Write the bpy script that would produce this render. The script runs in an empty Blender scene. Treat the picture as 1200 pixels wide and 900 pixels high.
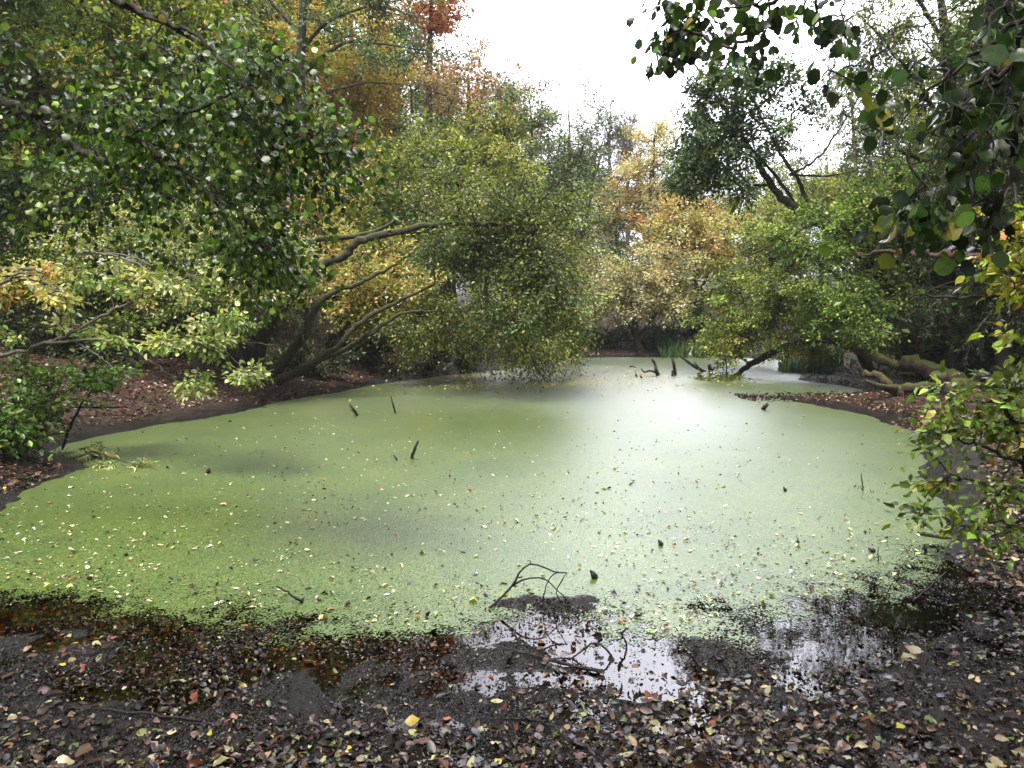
import bpy, math
import numpy as np
from mathutils import Vector
R = math.radians
scene = bpy.context.scene
C = scene.collection

# ------------------------------------------------------------------ camera
PITCH = -5.9
FPX = 866.0
CAMZ = 1.7
cd = bpy.data.cameras.new('camera')
cam = bpy.data.objects.new('camera', cd); C.objects.link(cam)
cam.location = (0, 0, CAMZ)
cam.rotation_euler = (R(90 + PITCH), 0, 0)
cd.sensor_width = 36.0
cd.lens = 36.0 * FPX / 1200.0
cd.clip_start = 0.05
cd.clip_end = 2000
scene.camera = cam

# ------------------------------------------------------------------ world: overcast daylight
SUN_EL, SUN_AZ = 60.0, 200.0      # azimuth measured from +Y towards +X
w = bpy.data.worlds.new('World'); scene.world = w; w.use_nodes = True
nt = w.node_tree; nt.nodes.clear()
sky = nt.nodes.new('ShaderNodeTexSky'); sky.sky_type = 'NISHITA'; sky.sun_disc = False
sky.sun_elevation = R(SUN_EL); sky.sun_rotation = R(SUN_AZ)
sky.air_density = 1.0; sky.dust_density = 4.0; sky.ozone_density = 1.0
hs = nt.nodes.new('ShaderNodeHueSaturation'); hs.inputs['Saturation'].default_value = 0.12; hs.inputs['Value'].default_value = .55
mixw = nt.nodes.new('ShaderNodeMix'); mixw.data_type = 'RGBA'
mixw.inputs[0].default_value = 0.72                       # a closed, even cloud deck over the sky
mixw.inputs[7].default_value = (4.8, 4.8, 5.5, 1)
bg = nt.nodes.new('ShaderNodeBackground'); bg.inputs['Strength'].default_value = 0.085
wo = nt.nodes.new('ShaderNodeOutputWorld')
nt.links.new(sky.outputs[0], hs.inputs['Color']); nt.links.new(hs.outputs[0], mixw.inputs[6])
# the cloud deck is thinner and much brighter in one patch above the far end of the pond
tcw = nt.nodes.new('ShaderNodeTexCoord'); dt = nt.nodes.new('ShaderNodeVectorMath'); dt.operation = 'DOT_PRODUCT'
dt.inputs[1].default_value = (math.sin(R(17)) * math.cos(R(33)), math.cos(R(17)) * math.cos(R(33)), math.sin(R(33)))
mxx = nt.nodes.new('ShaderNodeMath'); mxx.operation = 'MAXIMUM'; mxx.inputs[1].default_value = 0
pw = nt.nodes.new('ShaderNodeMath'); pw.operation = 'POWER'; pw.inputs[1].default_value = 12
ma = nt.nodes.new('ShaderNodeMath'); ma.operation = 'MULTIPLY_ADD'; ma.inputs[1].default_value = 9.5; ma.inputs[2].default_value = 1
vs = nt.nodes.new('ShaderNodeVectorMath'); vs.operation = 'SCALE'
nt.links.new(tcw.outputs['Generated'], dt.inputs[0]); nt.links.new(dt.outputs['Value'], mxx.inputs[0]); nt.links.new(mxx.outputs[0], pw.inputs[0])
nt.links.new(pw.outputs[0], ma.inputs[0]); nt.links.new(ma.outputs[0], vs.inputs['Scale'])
cn = nt.nodes.new('ShaderNodeTexNoise'); cn.inputs['Scale'].default_value = 2.6; cn.inputs['Detail'].default_value = 4
cm = nt.nodes.new('ShaderNodeMapRange'); cm.inputs['From Min'].default_value = .3; cm.inputs['From Max'].default_value = .7; cm.inputs['To Min'].default_value = .84; cm.inputs['To Max'].default_value = 1.06
cs = nt.nodes.new('ShaderNodeVectorMath'); cs.operation = 'SCALE'
nt.links.new(tcw.outputs['Generated'], cn.inputs['Vector']); nt.links.new(cn.outputs['Fac'], cm.inputs['Value']); nt.links.new(cm.outputs[0], cs.inputs['Scale'])
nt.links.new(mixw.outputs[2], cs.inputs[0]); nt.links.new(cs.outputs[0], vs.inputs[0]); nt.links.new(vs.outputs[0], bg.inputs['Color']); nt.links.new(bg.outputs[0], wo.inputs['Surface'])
sd_ = bpy.data.lights.new('sun', 'SUN'); sd_.energy = 3.0; sd_.angle = R(20); sd_.color = (1, .95, .86)
sun = bpy.data.objects.new('sun', sd_); C.objects.link(sun)
dv = Vector((math.sin(R(SUN_AZ)) * math.cos(R(SUN_EL)), math.cos(R(SUN_AZ)) * math.cos(R(SUN_EL)), math.sin(R(SUN_EL))))
sun.rotation_euler = dv.to_track_quat('Z', 'Y').to_euler()
sun.location = dv * 60

scene.view_settings.view_transform = 'Standard'
scene.view_settings.look = 'None'
scene.view_settings.gamma = 1.0
scene.view_settings.exposure = 1.4
scene.cycles.max_bounces = 6
scene.cycles.diffuse_bounces = 2
scene.cycles.glossy_bounces = 3
scene.cycles.transmission_bounces = 3
scene.cycles.transparent_max_bounces = 8
scene.cycles.caustics_reflective = False
scene.cycles.caustics_refractive = False

# ------------------------------------------------------------------ helpers
th = R(PITCH)
FW = np.array([0, math.cos(th), math.sin(th)]); UP = np.array([0, -math.sin(th), math.cos(th)]); RT = np.array([1., 0, 0])
CAMP = np.array([0, 0, CAMZ])
def ray(px, py):
    return FW + RT * ((px - 600) / FPX) + UP * ((450 - py) / FPX)
def P(px, py, d):
    """a real point of the place: its bearing from the viewpoint and its distance d (m) north of it"""
    r = ray(px, py); return CAMP + r * (d / r[1])
def G(px, py, z=0.0):
    r = ray(px, py); return CAMP + r * ((z - CAMZ) / r[2])

def vnoise(x, y, s, seed=0):
    x = np.asarray(x, float) / s; y = np.asarray(y, float) / s
    xi = np.floor(x).astype(np.int64); yi = np.floor(y).astype(np.int64)
    fx = x - xi; fy = y - yi
    fx = fx * fx * (3 - 2 * fx); fy = fy * fy * (3 - 2 * fy)
    def h(a, b):
        n = (a * 374761393 + b * 668265263 + seed * 1442695041) & 0xffffffff
        n = ((n ^ (n >> 13)) * 1274126177) & 0xffffffff
        return ((n ^ (n >> 16)) & 0xffff) / 65535.0 - .5
    return (h(xi, yi) * (1 - fx) + h(xi + 1, yi) * fx) * (1 - fy) + (h(xi, yi + 1) * (1 - fx) + h(xi + 1, yi + 1) * fx) * fy

def sdist(x, y, poly):
    """signed distance to a closed polygon, positive outside"""
    x = np.asarray(x, float); y = np.asarray(y, float)
    d2 = np.full(x.shape, 1e18); ins = np.zeros(x.shape, bool)
    n = len(poly)
    for i in range(n):
        ax, ay = poly[i]; bx, by = poly[(i + 1) % n]
        ex, ey = bx - ax, by - ay
        t = np.clip(((x - ax) * ex + (y - ay) * ey) / (ex * ex + ey * ey + 1e-12), 0, 1)
        dx = x - ax - t * ex; dy = y - ay - t * ey
        d2 = np.minimum(d2, dx * dx + dy * dy)
        c = (ay > y) != (by > y)
        with np.errstate(divide='ignore', invalid='ignore'):
            ins ^= c & (x < ex * (y - ay) / (ey if ey else 1e-12) + ax)
    return np.where(ins, -1, 1) * np.sqrt(d2)

def new_mesh(name, V, F, nper, cols=None, mat=None, smooth=False, parent=None, kind=None):
    """V (n,3); F flat index array; nper int or array of face sizes; cols (faces,3)"""
    V = np.asarray(V, np.float32); F = np.asarray(F, np.int32).ravel()
    nf = len(F) // nper if np.isscalar(nper) else len(nper)
    tot = np.full(nf, nper, np.int32) if np.isscalar(nper) else np.asarray(nper, np.int32)
    st = np.concatenate([[0], np.cumsum(tot)[:-1]]).astype(np.int32)
    me = bpy.data.meshes.new(name)
    me.vertices.add(len(V)); me.vertices.foreach_set('co', V.ravel())
    me.loops.add(len(F)); me.loops.foreach_set('vertex_index', F)
    me.polygons.add(nf); me.polygons.foreach_set('loop_start', st)
    try: me.polygons.foreach_set('loop_total', tot)
    except Exception: pass
    me.polygons.foreach_set('use_smooth', np.full(nf, smooth, bool))
    if cols is not None:
        a = me.attributes.new('tint', 'FLOAT_VECTOR', 'FACE')
        a.data.foreach_set('vector', np.asarray(cols, np.float32).ravel())
    if kind in TEMPL:                      # each vertex's place on its own leaf, for the veins
        tv = TEMPL[kind][0]; a = me.attributes.new('leafpos', 'FLOAT_VECTOR', 'POINT')
        a.data.foreach_set('vector', np.tile(tv, (len(V) // len(tv), 1)).astype(np.float32).ravel())
    me.update(calc_edges=True)
    if mat: me.materials.append(mat)
    o = bpy.data.objects.new(name, me); C.objects.link(o)
    if parent is not None: o.parent = parent
    return o

def tag(o, label=None, cat=None, group=None, kind=None):
    if label: o['label'] = label
    if cat: o['category'] = cat
    if group: o['group'] = group
    if kind: o['kind'] = kind
    return o

def empty(name, loc):
    e = bpy.data.objects.new(name, None); C.objects.link(e); e.location = tuple(float(v) for v in loc)
    e.empty_display_size = .2
    return e

# ---- node material helpers
def mat_new(name):
    m = bpy.data.materials.new(name); m.use_nodes = True
    n = m.node_tree; n.nodes.clear()
    out = n.nodes.new('ShaderNodeOutputMaterial')
    return m, n, out
def nd(n, t, **kw):
    x = n.nodes.new(t)
    for k, v in kw.items():
        if k.startswith('_'): setattr(x, k[1:], v)
        else: x.inputs[k.replace('__', ' ')].default_value = v
    return x
def ramp(n, stops):
    r = n.nodes.new('ShaderNodeValToRGB'); cr = r.color_ramp
    while len(cr.elements) > 1: cr.elements.remove(cr.elements[-1])
    cr.elements[0].position = stops[0][0]; cr.elements[0].color = (*stops[0][1], 1)
    for p, c in stops[1:]:
        e = cr.elements.new(p); e.color = (*c, 1)
    return r

def leaf_mat(name, rough=.42, trans=.38, spec=.5, vein=False):
    m, n, out = mat_new(name); L = n.links.new
    at = nd(n, 'ShaderNodeAttribute', _attribute_name='tint', _attribute_type='GEOMETRY')
    pr = nd(n, 'ShaderNodeBsdfPrincipled', Roughness=rough)
    pr.inputs['Specular IOR Level'].default_value = spec
    tr = nd(n, 'ShaderNodeBsdfTranslucent')
    col = at.outputs['Vector']
    if vein:
        tc = nd(n, 'ShaderNodeTexCoord')
        no = nd(n, 'ShaderNodeTexNoise', Scale=45.0, Detail=4.0)
        L(tc.outputs['Object'], no.inputs['Vector'])
        mr = nd(n, 'ShaderNodeMapRange'); mr.inputs['To Min'].default_value = .55; mr.inputs['To Max'].default_value = 1.45
        L(no.outputs['Fac'], mr.inputs['Value'])
        mu = nd(n, 'ShaderNodeVectorMath', _operation='SCALE'); L(col, mu.inputs[0]); L(mr.outputs[0], mu.inputs['Scale'])
        col = mu.outputs[0]
        lp = nd(n, 'ShaderNodeAttribute', _attribute_name='leafpos', _attribute_type='GEOMETRY'); sp = nd(n, 'ShaderNodeSeparateXYZ'); L(lp.outputs['Vector'], sp.inputs[0])
        ab = nd(n, 'ShaderNodeMath', _operation='ABSOLUTE'); L(sp.outputs['Y'], ab.inputs[0])
        m1 = nd(n, 'ShaderNodeMath', _operation='MULTIPLY_ADD'); m1.inputs[1].default_value = -.75; L(ab.outputs[0], m1.inputs[0]); L(sp.outputs['X'], m1.inputs[2])
        pp = nd(n, 'ShaderNodeMath', _operation='PINGPONG'); pp.inputs[1].default_value = .065; L(m1.outputs[0], pp.inputs[0])
        mn = nd(n, 'ShaderNodeMath', _operation='MINIMUM'); L(pp.outputs[0], mn.inputs[0]); L(ab.outputs[0], mn.inputs[1])
        vr = nd(n, 'ShaderNodeMapRange'); vr.inputs['From Max'].default_value = .022; vr.inputs['To Min'].default_value = 1.5; vr.inputs['To Max'].default_value = 1.0; L(mn.outputs[0], vr.inputs['Value'])
        m2 = nd(n, 'ShaderNodeVectorMath', _operation='SCALE'); L(col, m2.inputs[0]); L(vr.outputs[0], m2.inputs['Scale']); col = m2.outputs[0]
        vb = nd(n, 'ShaderNodeBump', Strength=.5, Distance=.004); L(mn.outputs[0], vb.inputs['Height']); L(vb.outputs[0], pr.inputs['Normal'])
    mt = nd(n, 'ShaderNodeVectorMath', _operation='MULTIPLY'); mt.inputs[1].default_value = (1.35, 1.45, .6)
    L(col, mt.inputs[0]); L(mt.outputs[0], tr.inputs['Color'])
    L(col, pr.inputs['Base Color'])
    mx = nd(n, 'ShaderNodeMixShader', Fac=trans)
    L(pr.outputs[0], mx.inputs[1]); L(tr.outputs[0], mx.inputs[2]); L(mx.outputs[0], out.inputs['Surface'])
    return m
LEAF = leaf_mat('leaf', .42, .30, .5)
LEAF_NEAR = leaf_mat('leaf_glossy', .34, .30, .45, vein=True)
DEAD = leaf_mat('dead_leaf', .36, .10, .5, vein=True)

def bark_mat(name, a, b, moss=0.0, rough=.85):
    m, n, out = mat_new(name); L = n.links.new
    tc = nd(n, 'ShaderNodeTexCoord'); mp = nd(n, 'ShaderNodeMapping'); mp.inputs['Scale'].default_value = (1, 1, .35)
    L(tc.outputs['Object'], mp.inputs['Vector'])
    no = nd(n, 'ShaderNodeTexNoise', Scale=22.0, Detail=6.0, Roughness=.65); L(mp.outputs[0], no.inputs['Vector'])
    r = ramp(n, [(.32, a), (.7, b)]); L(no.outputs['Fac'], r.inputs['Fac'])
    col = r.outputs['Color']
    if moss > 0:
        ge = nd(n, 'ShaderNodeNewGeometry'); sx = nd(n, 'ShaderNodeSeparateXYZ'); L(ge.outputs['Normal'], sx.inputs[0])
        n2 = nd(n, 'ShaderNodeTexNoise', Scale=9.0, Detail=8.0, Roughness=.7); L(tc.outputs['Object'], n2.inputs['Vector'])
        ad = nd(n, 'ShaderNodeMath', _operation='ADD'); L(sx.outputs['Z'], ad.inputs[0]); L(n2.outputs['Fac'], ad.inputs[1])
        mr = nd(n, 'ShaderNodeMapRange'); mr.inputs['From Min'].default_value = 1.15 - moss; mr.inputs['From Max'].default_value = 1.45 - moss
        L(ad.outputs[0], mr.inputs['Value'])
        n3 = nd(n, 'ShaderNodeTexNoise', Scale=70.0, Detail=3.0); L(tc.outputs['Object'], n3.inputs['Vector'])
        r3 = ramp(n, [(.3, (.018, .025, .005)), (.7, (.115, .135, .02))]); L(n3.outputs['Fac'], r3.inputs['Fac'])
        mx = nd(n, 'ShaderNodeMix', _data_type='RGBA'); L(mr.outputs[0], mx.inputs[0]); L(col, mx.inputs[6]); L(r3.outputs['Color'], mx.inputs[7])
        col = mx.outputs[2]
    pr = nd(n, 'ShaderNodeBsdfPrincipled', Roughness=rough); L(col, pr.inputs['Base Color'])
    bu = nd(n, 'ShaderNodeBump', Strength=1.0, Distance=.035); L(no.outputs['Fac'], bu.inputs['Height']); L(bu.outputs[0], pr.inputs['Normal'])
    L(pr.outputs[0], out.inputs['Surface'])
    return m
BARK = bark_mat('bark', (.012, .010, .008), (.06, .05, .038))
BARK_MOSS = bark_mat('mossy_bark', (.014, .012, .008), (.06, .05, .035), moss=.26)
BARK_PALE = bark_mat('pale_bark', (.08, .07, .055), (.22, .20, .17))
BARK_RED = bark_mat('reddish_bark', (.03, .014, .010), (.11, .055, .038))
LOGM = bark_mat('log_bark', (.015, .012, .008), (.07, .045, .028), moss=.20)
LOGD = bark_mat('dry_log_bark', (.04, .022, .015), (.17, .10, .07))
STICK = bark_mat('wet_stick', (.006, .005, .004), (.025, .02, .016), rough=.4)
CUT = bark_mat('cut_wood', (.10, .045, .025), (.26, .14, .085))

# ---- tubes
def tubes(Pts, Rad, sides=5, wob=0.0, rng=None, cap=True):
    """Pts (N,K,3), Rad (N,K) -> V, F(quads)"""
    Pts = np.asarray(Pts, float); Rad = np.asarray(Rad, float)
    N, K, _ = Pts.shape
    T = np.gradient(Pts, axis=1); T /= np.linalg.norm(T, axis=2, keepdims=True) + 1e-9
    main = Pts[:, -1] - Pts[:, 0]
    ref = np.where((np.abs(main[:, 2]) > .8 * np.linalg.norm(main, axis=1))[:, None], np.array([1., .13, 0]), np.array([.07, .05, 1.]))
    A = np.cross(T, ref[:, None, :]); A /= np.linalg.norm(A, axis=2, keepdims=True) + 1e-9
    B = np.cross(T, A)
    ang = np.arange(sides) * 2 * math.pi / sides
    rr = Rad[:, :, None] * np.ones(sides)
    if wob and rng is not None: rr = rr * (1 + wob * rng.uniform(-1, 1, rr.shape))
    V = Pts[:, :, None, :] + rr[..., None] * (A[:, :, None, :] * np.cos(ang)[:, None] + B[:, :, None, :] * np.sin(ang)[:, None])
    V = V.reshape(-1, 3)
    i = np.arange(N)[:, None, None] * K * sides; k = np.arange(K - 1)[None, :, None] * sides; s = np.arange(sides)[None, None, :]
    s2 = (s + 1) % sides
    F = np.stack([i + k + s, i + k + s2, i + k + sides + s2, i + k + sides + s], -1).reshape(-1, 4)
    return V, F

class Wood:
    def __init__(self): self.V = []; self.F = []; self.n = 0; self.S = []; self.cols = []
    def add(self, Pts, Rad, sides=5, wob=0., rng=None, caps=False):
        V, F = tubes(Pts, Rad, sides, wob, rng)
        self.V.append(V); self.F.append((F + self.n).ravel()); self.S.append(np.full(len(F), 4))
        if caps:
            N, K = np.shape(Rad)
            for i in range(N):
                a = self.n + i * K * sides
                self.F.append(np.arange(a, a + sides)[::-1]); self.S.append(np.array([sides]))
                b = a + (K - 1) * sides
                self.F.append(np.arange(b, b + sides)); self.S.append(np.array([sides]))
        self.n += len(V)
    def build(self, name, mat, parent=None, off=(0, 0, 0)):
        return new_mesh(name, np.concatenate(self.V) - np.asarray(off), np.concatenate(self.F), np.concatenate(self.S), None, mat, True, parent)

def smooth_line(pts, n, rng=None, jit=0.0):
    """Catmull-Rom through rows of (x,y,z,r...)"""
    p = np.asarray(pts, float)
    if len(p) == 2: p = np.vstack([p[0], (p[0] + p[1]) / 2, p[1]])
    q = np.vstack([2 * p[0] - p[1], p, 2 * p[-1] - p[-2]])
    t = np.linspace(0, len(p) - 1 - 1e-6, n); i = t.astype(int); f = (t - i)[:, None]
    a, b, c, d = q[i], q[i + 1], q[i + 2], q[i + 3]
    o = .5 * (2 * b + (c - a) * f + (2 * a - 5 * b + 4 * c - d) * f ** 2 + (3 * b - 3 * c + d - a) * f ** 3)
    if rng is not None and jit:
        nn = rng.normal(0, jit, (n, 3)); nn[0] = 0; o[:, :3] += nn
    if o.shape[1] > 3: o[:, 3] = np.maximum(o[:, 3], .002)
    return o

# ---- leaves
TEMPL = {
    'quad':  (np.array([[0, 0, 0], [.45, .30, .09], [1, 0, 0], [.5, -.30, .09]]), np.array([[0, 1, 2, 3]]), 4),
    'slim':  (np.array([[0, 0, 0], [.4, .13, .04], [1, 0, -.05], [.45, -.13, .04]]), np.array([[0, 1, 2, 3]]), 4),
    'oval':  (np.array([[0, 0, 0], [.25, .24, .07], [.65, .27, .06], [1, 0, -.06], [.65, -.27, .06], [.25, -.24, .07]]),
              np.array([[0, 1, 2, 3], [0, 3, 4, 5]]), 4),
    'round': (np.array([[0, 0, 0], [.03, .16, .02], [.12, .31, .04], [.28, .43, .06], [.48, .47, .07], [.68, .43, .06], [.86, .30, .03], [.96, .14, .0], [.98, 0, -.03],
                        [.96, -.14, .0], [.86, -.30, .03], [.68, -.43, .06], [.48, -.47, .07], [.28, -.43, .06], [.12, -.31, .04], [.03, -.16, .02], [.3, 0, 0], [.65, 0, -.01]]),
              np.array([[16, 0, 1, 2], [16, 2, 3, 4], [16, 4, 5, 17], [17, 5, 6, 7], [17, 7, 8, 9], [17, 9, 10, 11], [16, 17, 11, 12], [16, 12, 13, 14], [16, 14, 15, 0]]), 4),
    'ovate': (np.array([[0, 0, 0], [.12, .17, .03], [.32, .28, .06], [.58, .26, .06], [.82, .13, .02], [1, 0, -.07], [.82, -.13, .02], [.58, -.26, .06], [.32, -.28, .06], [.12, -.17, .03], [.35, 0, 0], [.7, 0, -.02]]),
              np.array([[10, 0, 1, 2], [10, 2, 3, 11], [11, 3, 4, 5], [11, 5, 6, 7], [10, 11, 7, 8], [10, 8, 9, 0]]), 4),
    'curl':  (np.array([[0, 0, 0], [.3, .24, .16], [.65, .26, .13], [1, 0, .12], [.65, -.22, .20], [.28, -.26, .10], [.35, 0, -.01], [.7, 0, .03]]),
              np.array([[0, 6, 2, 1], [6, 7, 3, 2], [0, 5, 4, 6], [6, 4, 3, 7]]), 4),
}
def leaves(pos, axis, normal, size, kind='quad', rng=None, vary=0.0):
    tv, tf, k = TEMPL[kind]
    pos = np.asarray(pos); N = len(pos)
    X = axis / (np.linalg.norm(axis, axis=1, keepdims=True) + 1e-9)
    Z = normal - X * (normal * X).sum(1, keepdims=True); Z /= np.linalg.norm(Z, axis=1, keepdims=True) + 1e-9
    Y = np.cross(Z, X)
    tvv = np.broadcast_to(tv, (N,) + tv.shape).copy()
    if vary and rng is not None:
        tvv[:, 1:] += rng.normal(0, vary, tvv[:, 1:].shape)
        tvv[:, :, 1] *= rng.uniform(.75, 1.25, (N, 1)); tvv[:, :, 2] *= rng.uniform(-.6, 2.6, (N, 1))
        tvv[:, :, 2] += rng.uniform(-.45, .2, (N, 1)) * tvv[:, :, 0] ** 2 + rng.normal(0, .22, (N, 1)) * tvv[:, :, 0] * tvv[:, :, 1]
    V = pos[:, None] + size[:, None, None] * (tvv[:, :, 0:1] * X[:, None] + tvv[:, :, 1:2] * Y[:, None] + tvv[:, :, 2:3] * Z[:, None])
    F = (np.arange(N)[:, None, None] * len(tv) + tf).reshape(-1)
    return V.reshape(-1, 3), F, len(tf)

def pick_cols(pal, n, rng, clus=None, jit=.46):
    """pal: list of (weight, rgb). clus: array of cluster ids -> hue clumps"""
    wts = np.array([p[0] for p in pal], float); wts /= wts.sum(); cols = np.array([p[1] for p in pal], float)
    k = rng.choice(len(pal), n, p=wts)
    if clus is not None:
        nc = int(clus.max()) + 1
        kc = rng.choice(len(pal), nc, p=wts)[clus]
        k = np.where(rng.random(n) < .68, kc, k)
    c = cols[k]
    if clus is not None:
        c = c * rng.uniform(.62, 1.4, (int(clus.max()) + 1, 1))[clus]
    c = c * np.exp(rng.normal(0, jit, (n, 1))) * np.exp(rng.normal(0, .08, (n, 3)))
    return np.clip(c, .004, .6)

def unit(v): return v / (np.linalg.norm(v, axis=-1, keepdims=True) + 1e-9)

LSC = 1.25
def plant(name, label, cat, base, limbs, blobs, pal, leaf=.07, kind='quad', twigs=6, twl=.6, lpt=14, droop=0.0, flat=.5,
          group=None, seed=1, wood=BARK, leafm=None, twr=.004, spread=.09, leafy=None, sides=8, crown_name='crown', trunk_name='trunk',
          bare=0.0, brad=.012, updir=.25, knots=6, hang=0.0, minz=.06, soft=.35):
    """limbs: lists of (x,y,z,r). blobs: (center, (rx,ry,rz), n_clusters). leafy: [(limb index, n clusters, spread)]"""
    rng = np.random.default_rng(seed)
    if leafm is None and lpt > 2:           # foliage gathered in distinct clumps with gaps between
        blobs = [(c, r, max(3, round(k * .62))) for c, r, k in blobs]; twl = twl * .78; lpt = round(lpt * 1.55); twigs += 1
    root = empty(name, base); tag(root, label, cat, group)
    off = np.asarray(base, float)
    W_ = Wood(); SK = []; SR = []
    lines = []
    for L_ in limbs:
        n = max(10, len(L_) * 7)
        l = smooth_line(L_, n, rng, 0.012 if L_[0][3] > .03 else .006); lines.append(l)
        W_.add(l[None, :, :3], l[None, :, 3], sides, .10, rng)
        SK.append(l[n // 4:, :3]); SR.append(l[n // 4:, 3])
    SKa = np.concatenate(SK) if SK else off[None]; 
    CL = []
    for (c, r, n) in blobs:
        c = np.asarray(c, float); r = np.asarray(r, float)
        d = unit(rng.normal(size=(n, 3))); rad = rng.random((n, 1)) ** .42
        rad = np.where(rng.random((n, 1)) < 1 - soft, rad, np.minimum(np.abs(rng.normal(0, .85, (n, 1))), 1.7))
        p = c + d * rad * r * rng.uniform(.85, 1.12, (n, 1))
        CL.append(p)
    if leafy:
        for (li, n, spx) in leafy:
            l = lines[li]; k = rng.integers(len(l) // 4, len(l), n)
            CL.append(l[k, :3] + rng.normal(0, spx, (n, 3)))
    CLp = np.concatenate(CL); CLp[:, 2] = np.maximum(CLp[:, 2], minz)
    d0 = np.linalg.norm(CLp[:, None] - SKa[None], axis=2).min(1)
    order = np.argsort(d0); CLp = CLp[order]; N = len(CLp)
    pts = list(SKa); arr = np.zeros((len(SKa) + N * knots, 3)); arr[:len(SKa)] = SKa; m = len(SKa)
    par = np.full(len(arr), -1); cnt = np.zeros(len(arr))
    BP = np.zeros((N, knots + 1, 3)); owner = []
    att = np.zeros(N, int)
    for i in range(N):
        c = CLp[i]
        dd = arr[:m] - c; dist = np.sqrt((dd ** 2).sum(1)) + .35 * np.maximum(dd[:, 2], 0) * (1 - hang) + .35 * hang * np.maximum(-dd[:, 2], 0)
        j = int(np.argmin(dist)); att[i] = j
        a = arr[j]; v = c - a; L0 = np.linalg.norm(v)
        mid = a + v * .5 + np.array([0, 0, .16 * L0 * (1 - 2 * droop)]) + rng.normal(0, .08 * L0, 3)
        t = np.linspace(0, 1, knots + 1)[:, None]
        b = (1 - t) ** 2 * a + 2 * t * (1 - t) * mid + t ** 2 * c
        b[1:-1] += rng.normal(0, .022 * L0, (knots - 1, 3))
        BP[i] = b
        arr[m:m + knots] = b[1:]; par[m] = j
        for q in range(1, knots): par[m + q] = m + q - 1
        m += knots
    cnt[:] = 0; cnt[len(SKa) + knots - 1::knots] = 1
    for q in range(m - 1, len(SKa) - 1, -1):
        if par[q] >= 0: cnt[par[q]] += cnt[q]
    nb = len(SKa)
    rb = brad * (cnt[nb:nb + N * knots].reshape(N, knots)) ** .5 * .8 + .002
    rb = np.concatenate([rb[:, :1] * 1.05, rb], 1)
    if N: W_.add(BP, rb, 5, 0, rng)
    # twigs
    nt_ = N * twigs; cid = np.repeat(np.arange(N), twigs)
    out = unit(CLp - CLp.mean(0)) if N > 3 else np.zeros((N, 3))
    bd = unit(BP[:, -1] - BP[:, -3])
    dirs = unit(rng.normal(size=(nt_, 3)) * np.array([1, 1, flat]) + .45 * out[cid] + .7 * bd[cid] + np.array([0, 0, updir - droop * 1.3]))
    st = rng.uniform(.45, 1, nt_); ki = np.minimum((st * knots).astype(int), knots - 1); fr = (st * knots - ki)[:, None]
    start = BP[cid, ki] * (1 - fr) + BP[cid, ki + 1] * fr
    ln = twl * rng.uniform(.5, 1.25, nt_)
    KT = 4; tt = np.linspace(0, 1, KT)
    side = rng.normal(size=(nt_, 3))
    TP = start[:, None] + dirs[:, None] * (ln[:, None, None] * tt[None, :, None]) + side[:, None] * (.10 * ln[:, None, None] * (tt ** 2)[None, :, None])
    TP[:, :, 2] += -(droop * .6 - .03) * ln[:, None] * (tt ** 2)[None]
    TP[:, :, 2] = np.maximum(TP[:, :, 2], minz)
    W_.add(TP, np.linspace(twr, twr * .35, KT)[None] * np.ones((nt_, 1)), 3)
    W_.build(trunk_name, wood, root, off)
    if lpt > 0:
        keep = rng.random(nt_) >= bare
        if leafm is None: lpt = max(1, round(lpt * .80))
        tw = np.repeat(np.arange(nt_)[keep], lpt)
        n = len(tw)
        t = rng.uniform(.12, 1.05, n); k = np.clip((t * (KT - 1)).astype(int), 0, KT - 2); f = (t * (KT - 1) - k)[:, None]
        p = TP[tw, k] * (1 - f) + TP[tw, k + 1] * f
        sdv = rng.normal(size=(n, 3)) * np.array([1, 1, .45 + .5 * (1 - flat)])
        p = p + sdv * spread * twl * .5
        ax = unit(sdv + .8 * dirs[tw] + np.array([0, 0, -.25 - droop]))
        nrm = unit(np.array([0, 0, 1.0]) + rng.normal(size=(n, 3)) * .55)
        if hang:
            ax = unit(ax * [1, 1, .6] + np.array([0, 0, -1.1 * hang])); nrm = unit(rng.normal(size=(n, 3)) * [1, 1, .35] + [0, 0, .5 * (1 - min(hang, 1))])
        p[:, 2] = np.maximum(p[:, 2], minz)
        sz = leaf * rng.uniform(.5 if hang else .6, 1.25, n) * (LSC if leafm is None else 1)
        V, F, nf = leaves(p - off, ax, nrm, sz, kind, rng, .035 if kind != 'quad' else 0)
        col = pick_cols(pal, n, rng, cid[tw]) * (1.6 if leafm is None else .95)
        col = np.clip(col, .004, .62)
        new_mesh(crown_name, V, F, TEMPL[kind][2], np.repeat(col, nf, 0), leafm or LEAF, leafm is not None, root, kind if leafm is not None else None)
    return root

def LB(*pts):           # limb from bearings: (px, py, dist, radius)
    return [(*P(a, b, d), r) for (a, b, d, r) in pts]
def BB(px, py, d, rx, ry, rd, n):   # blob from a bearing: radii rx, ry as seen at distance d, rd metres deep
    return (P(px, py, d), (rx * d / FPX, rd, ry * d / FPX), n)

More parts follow.
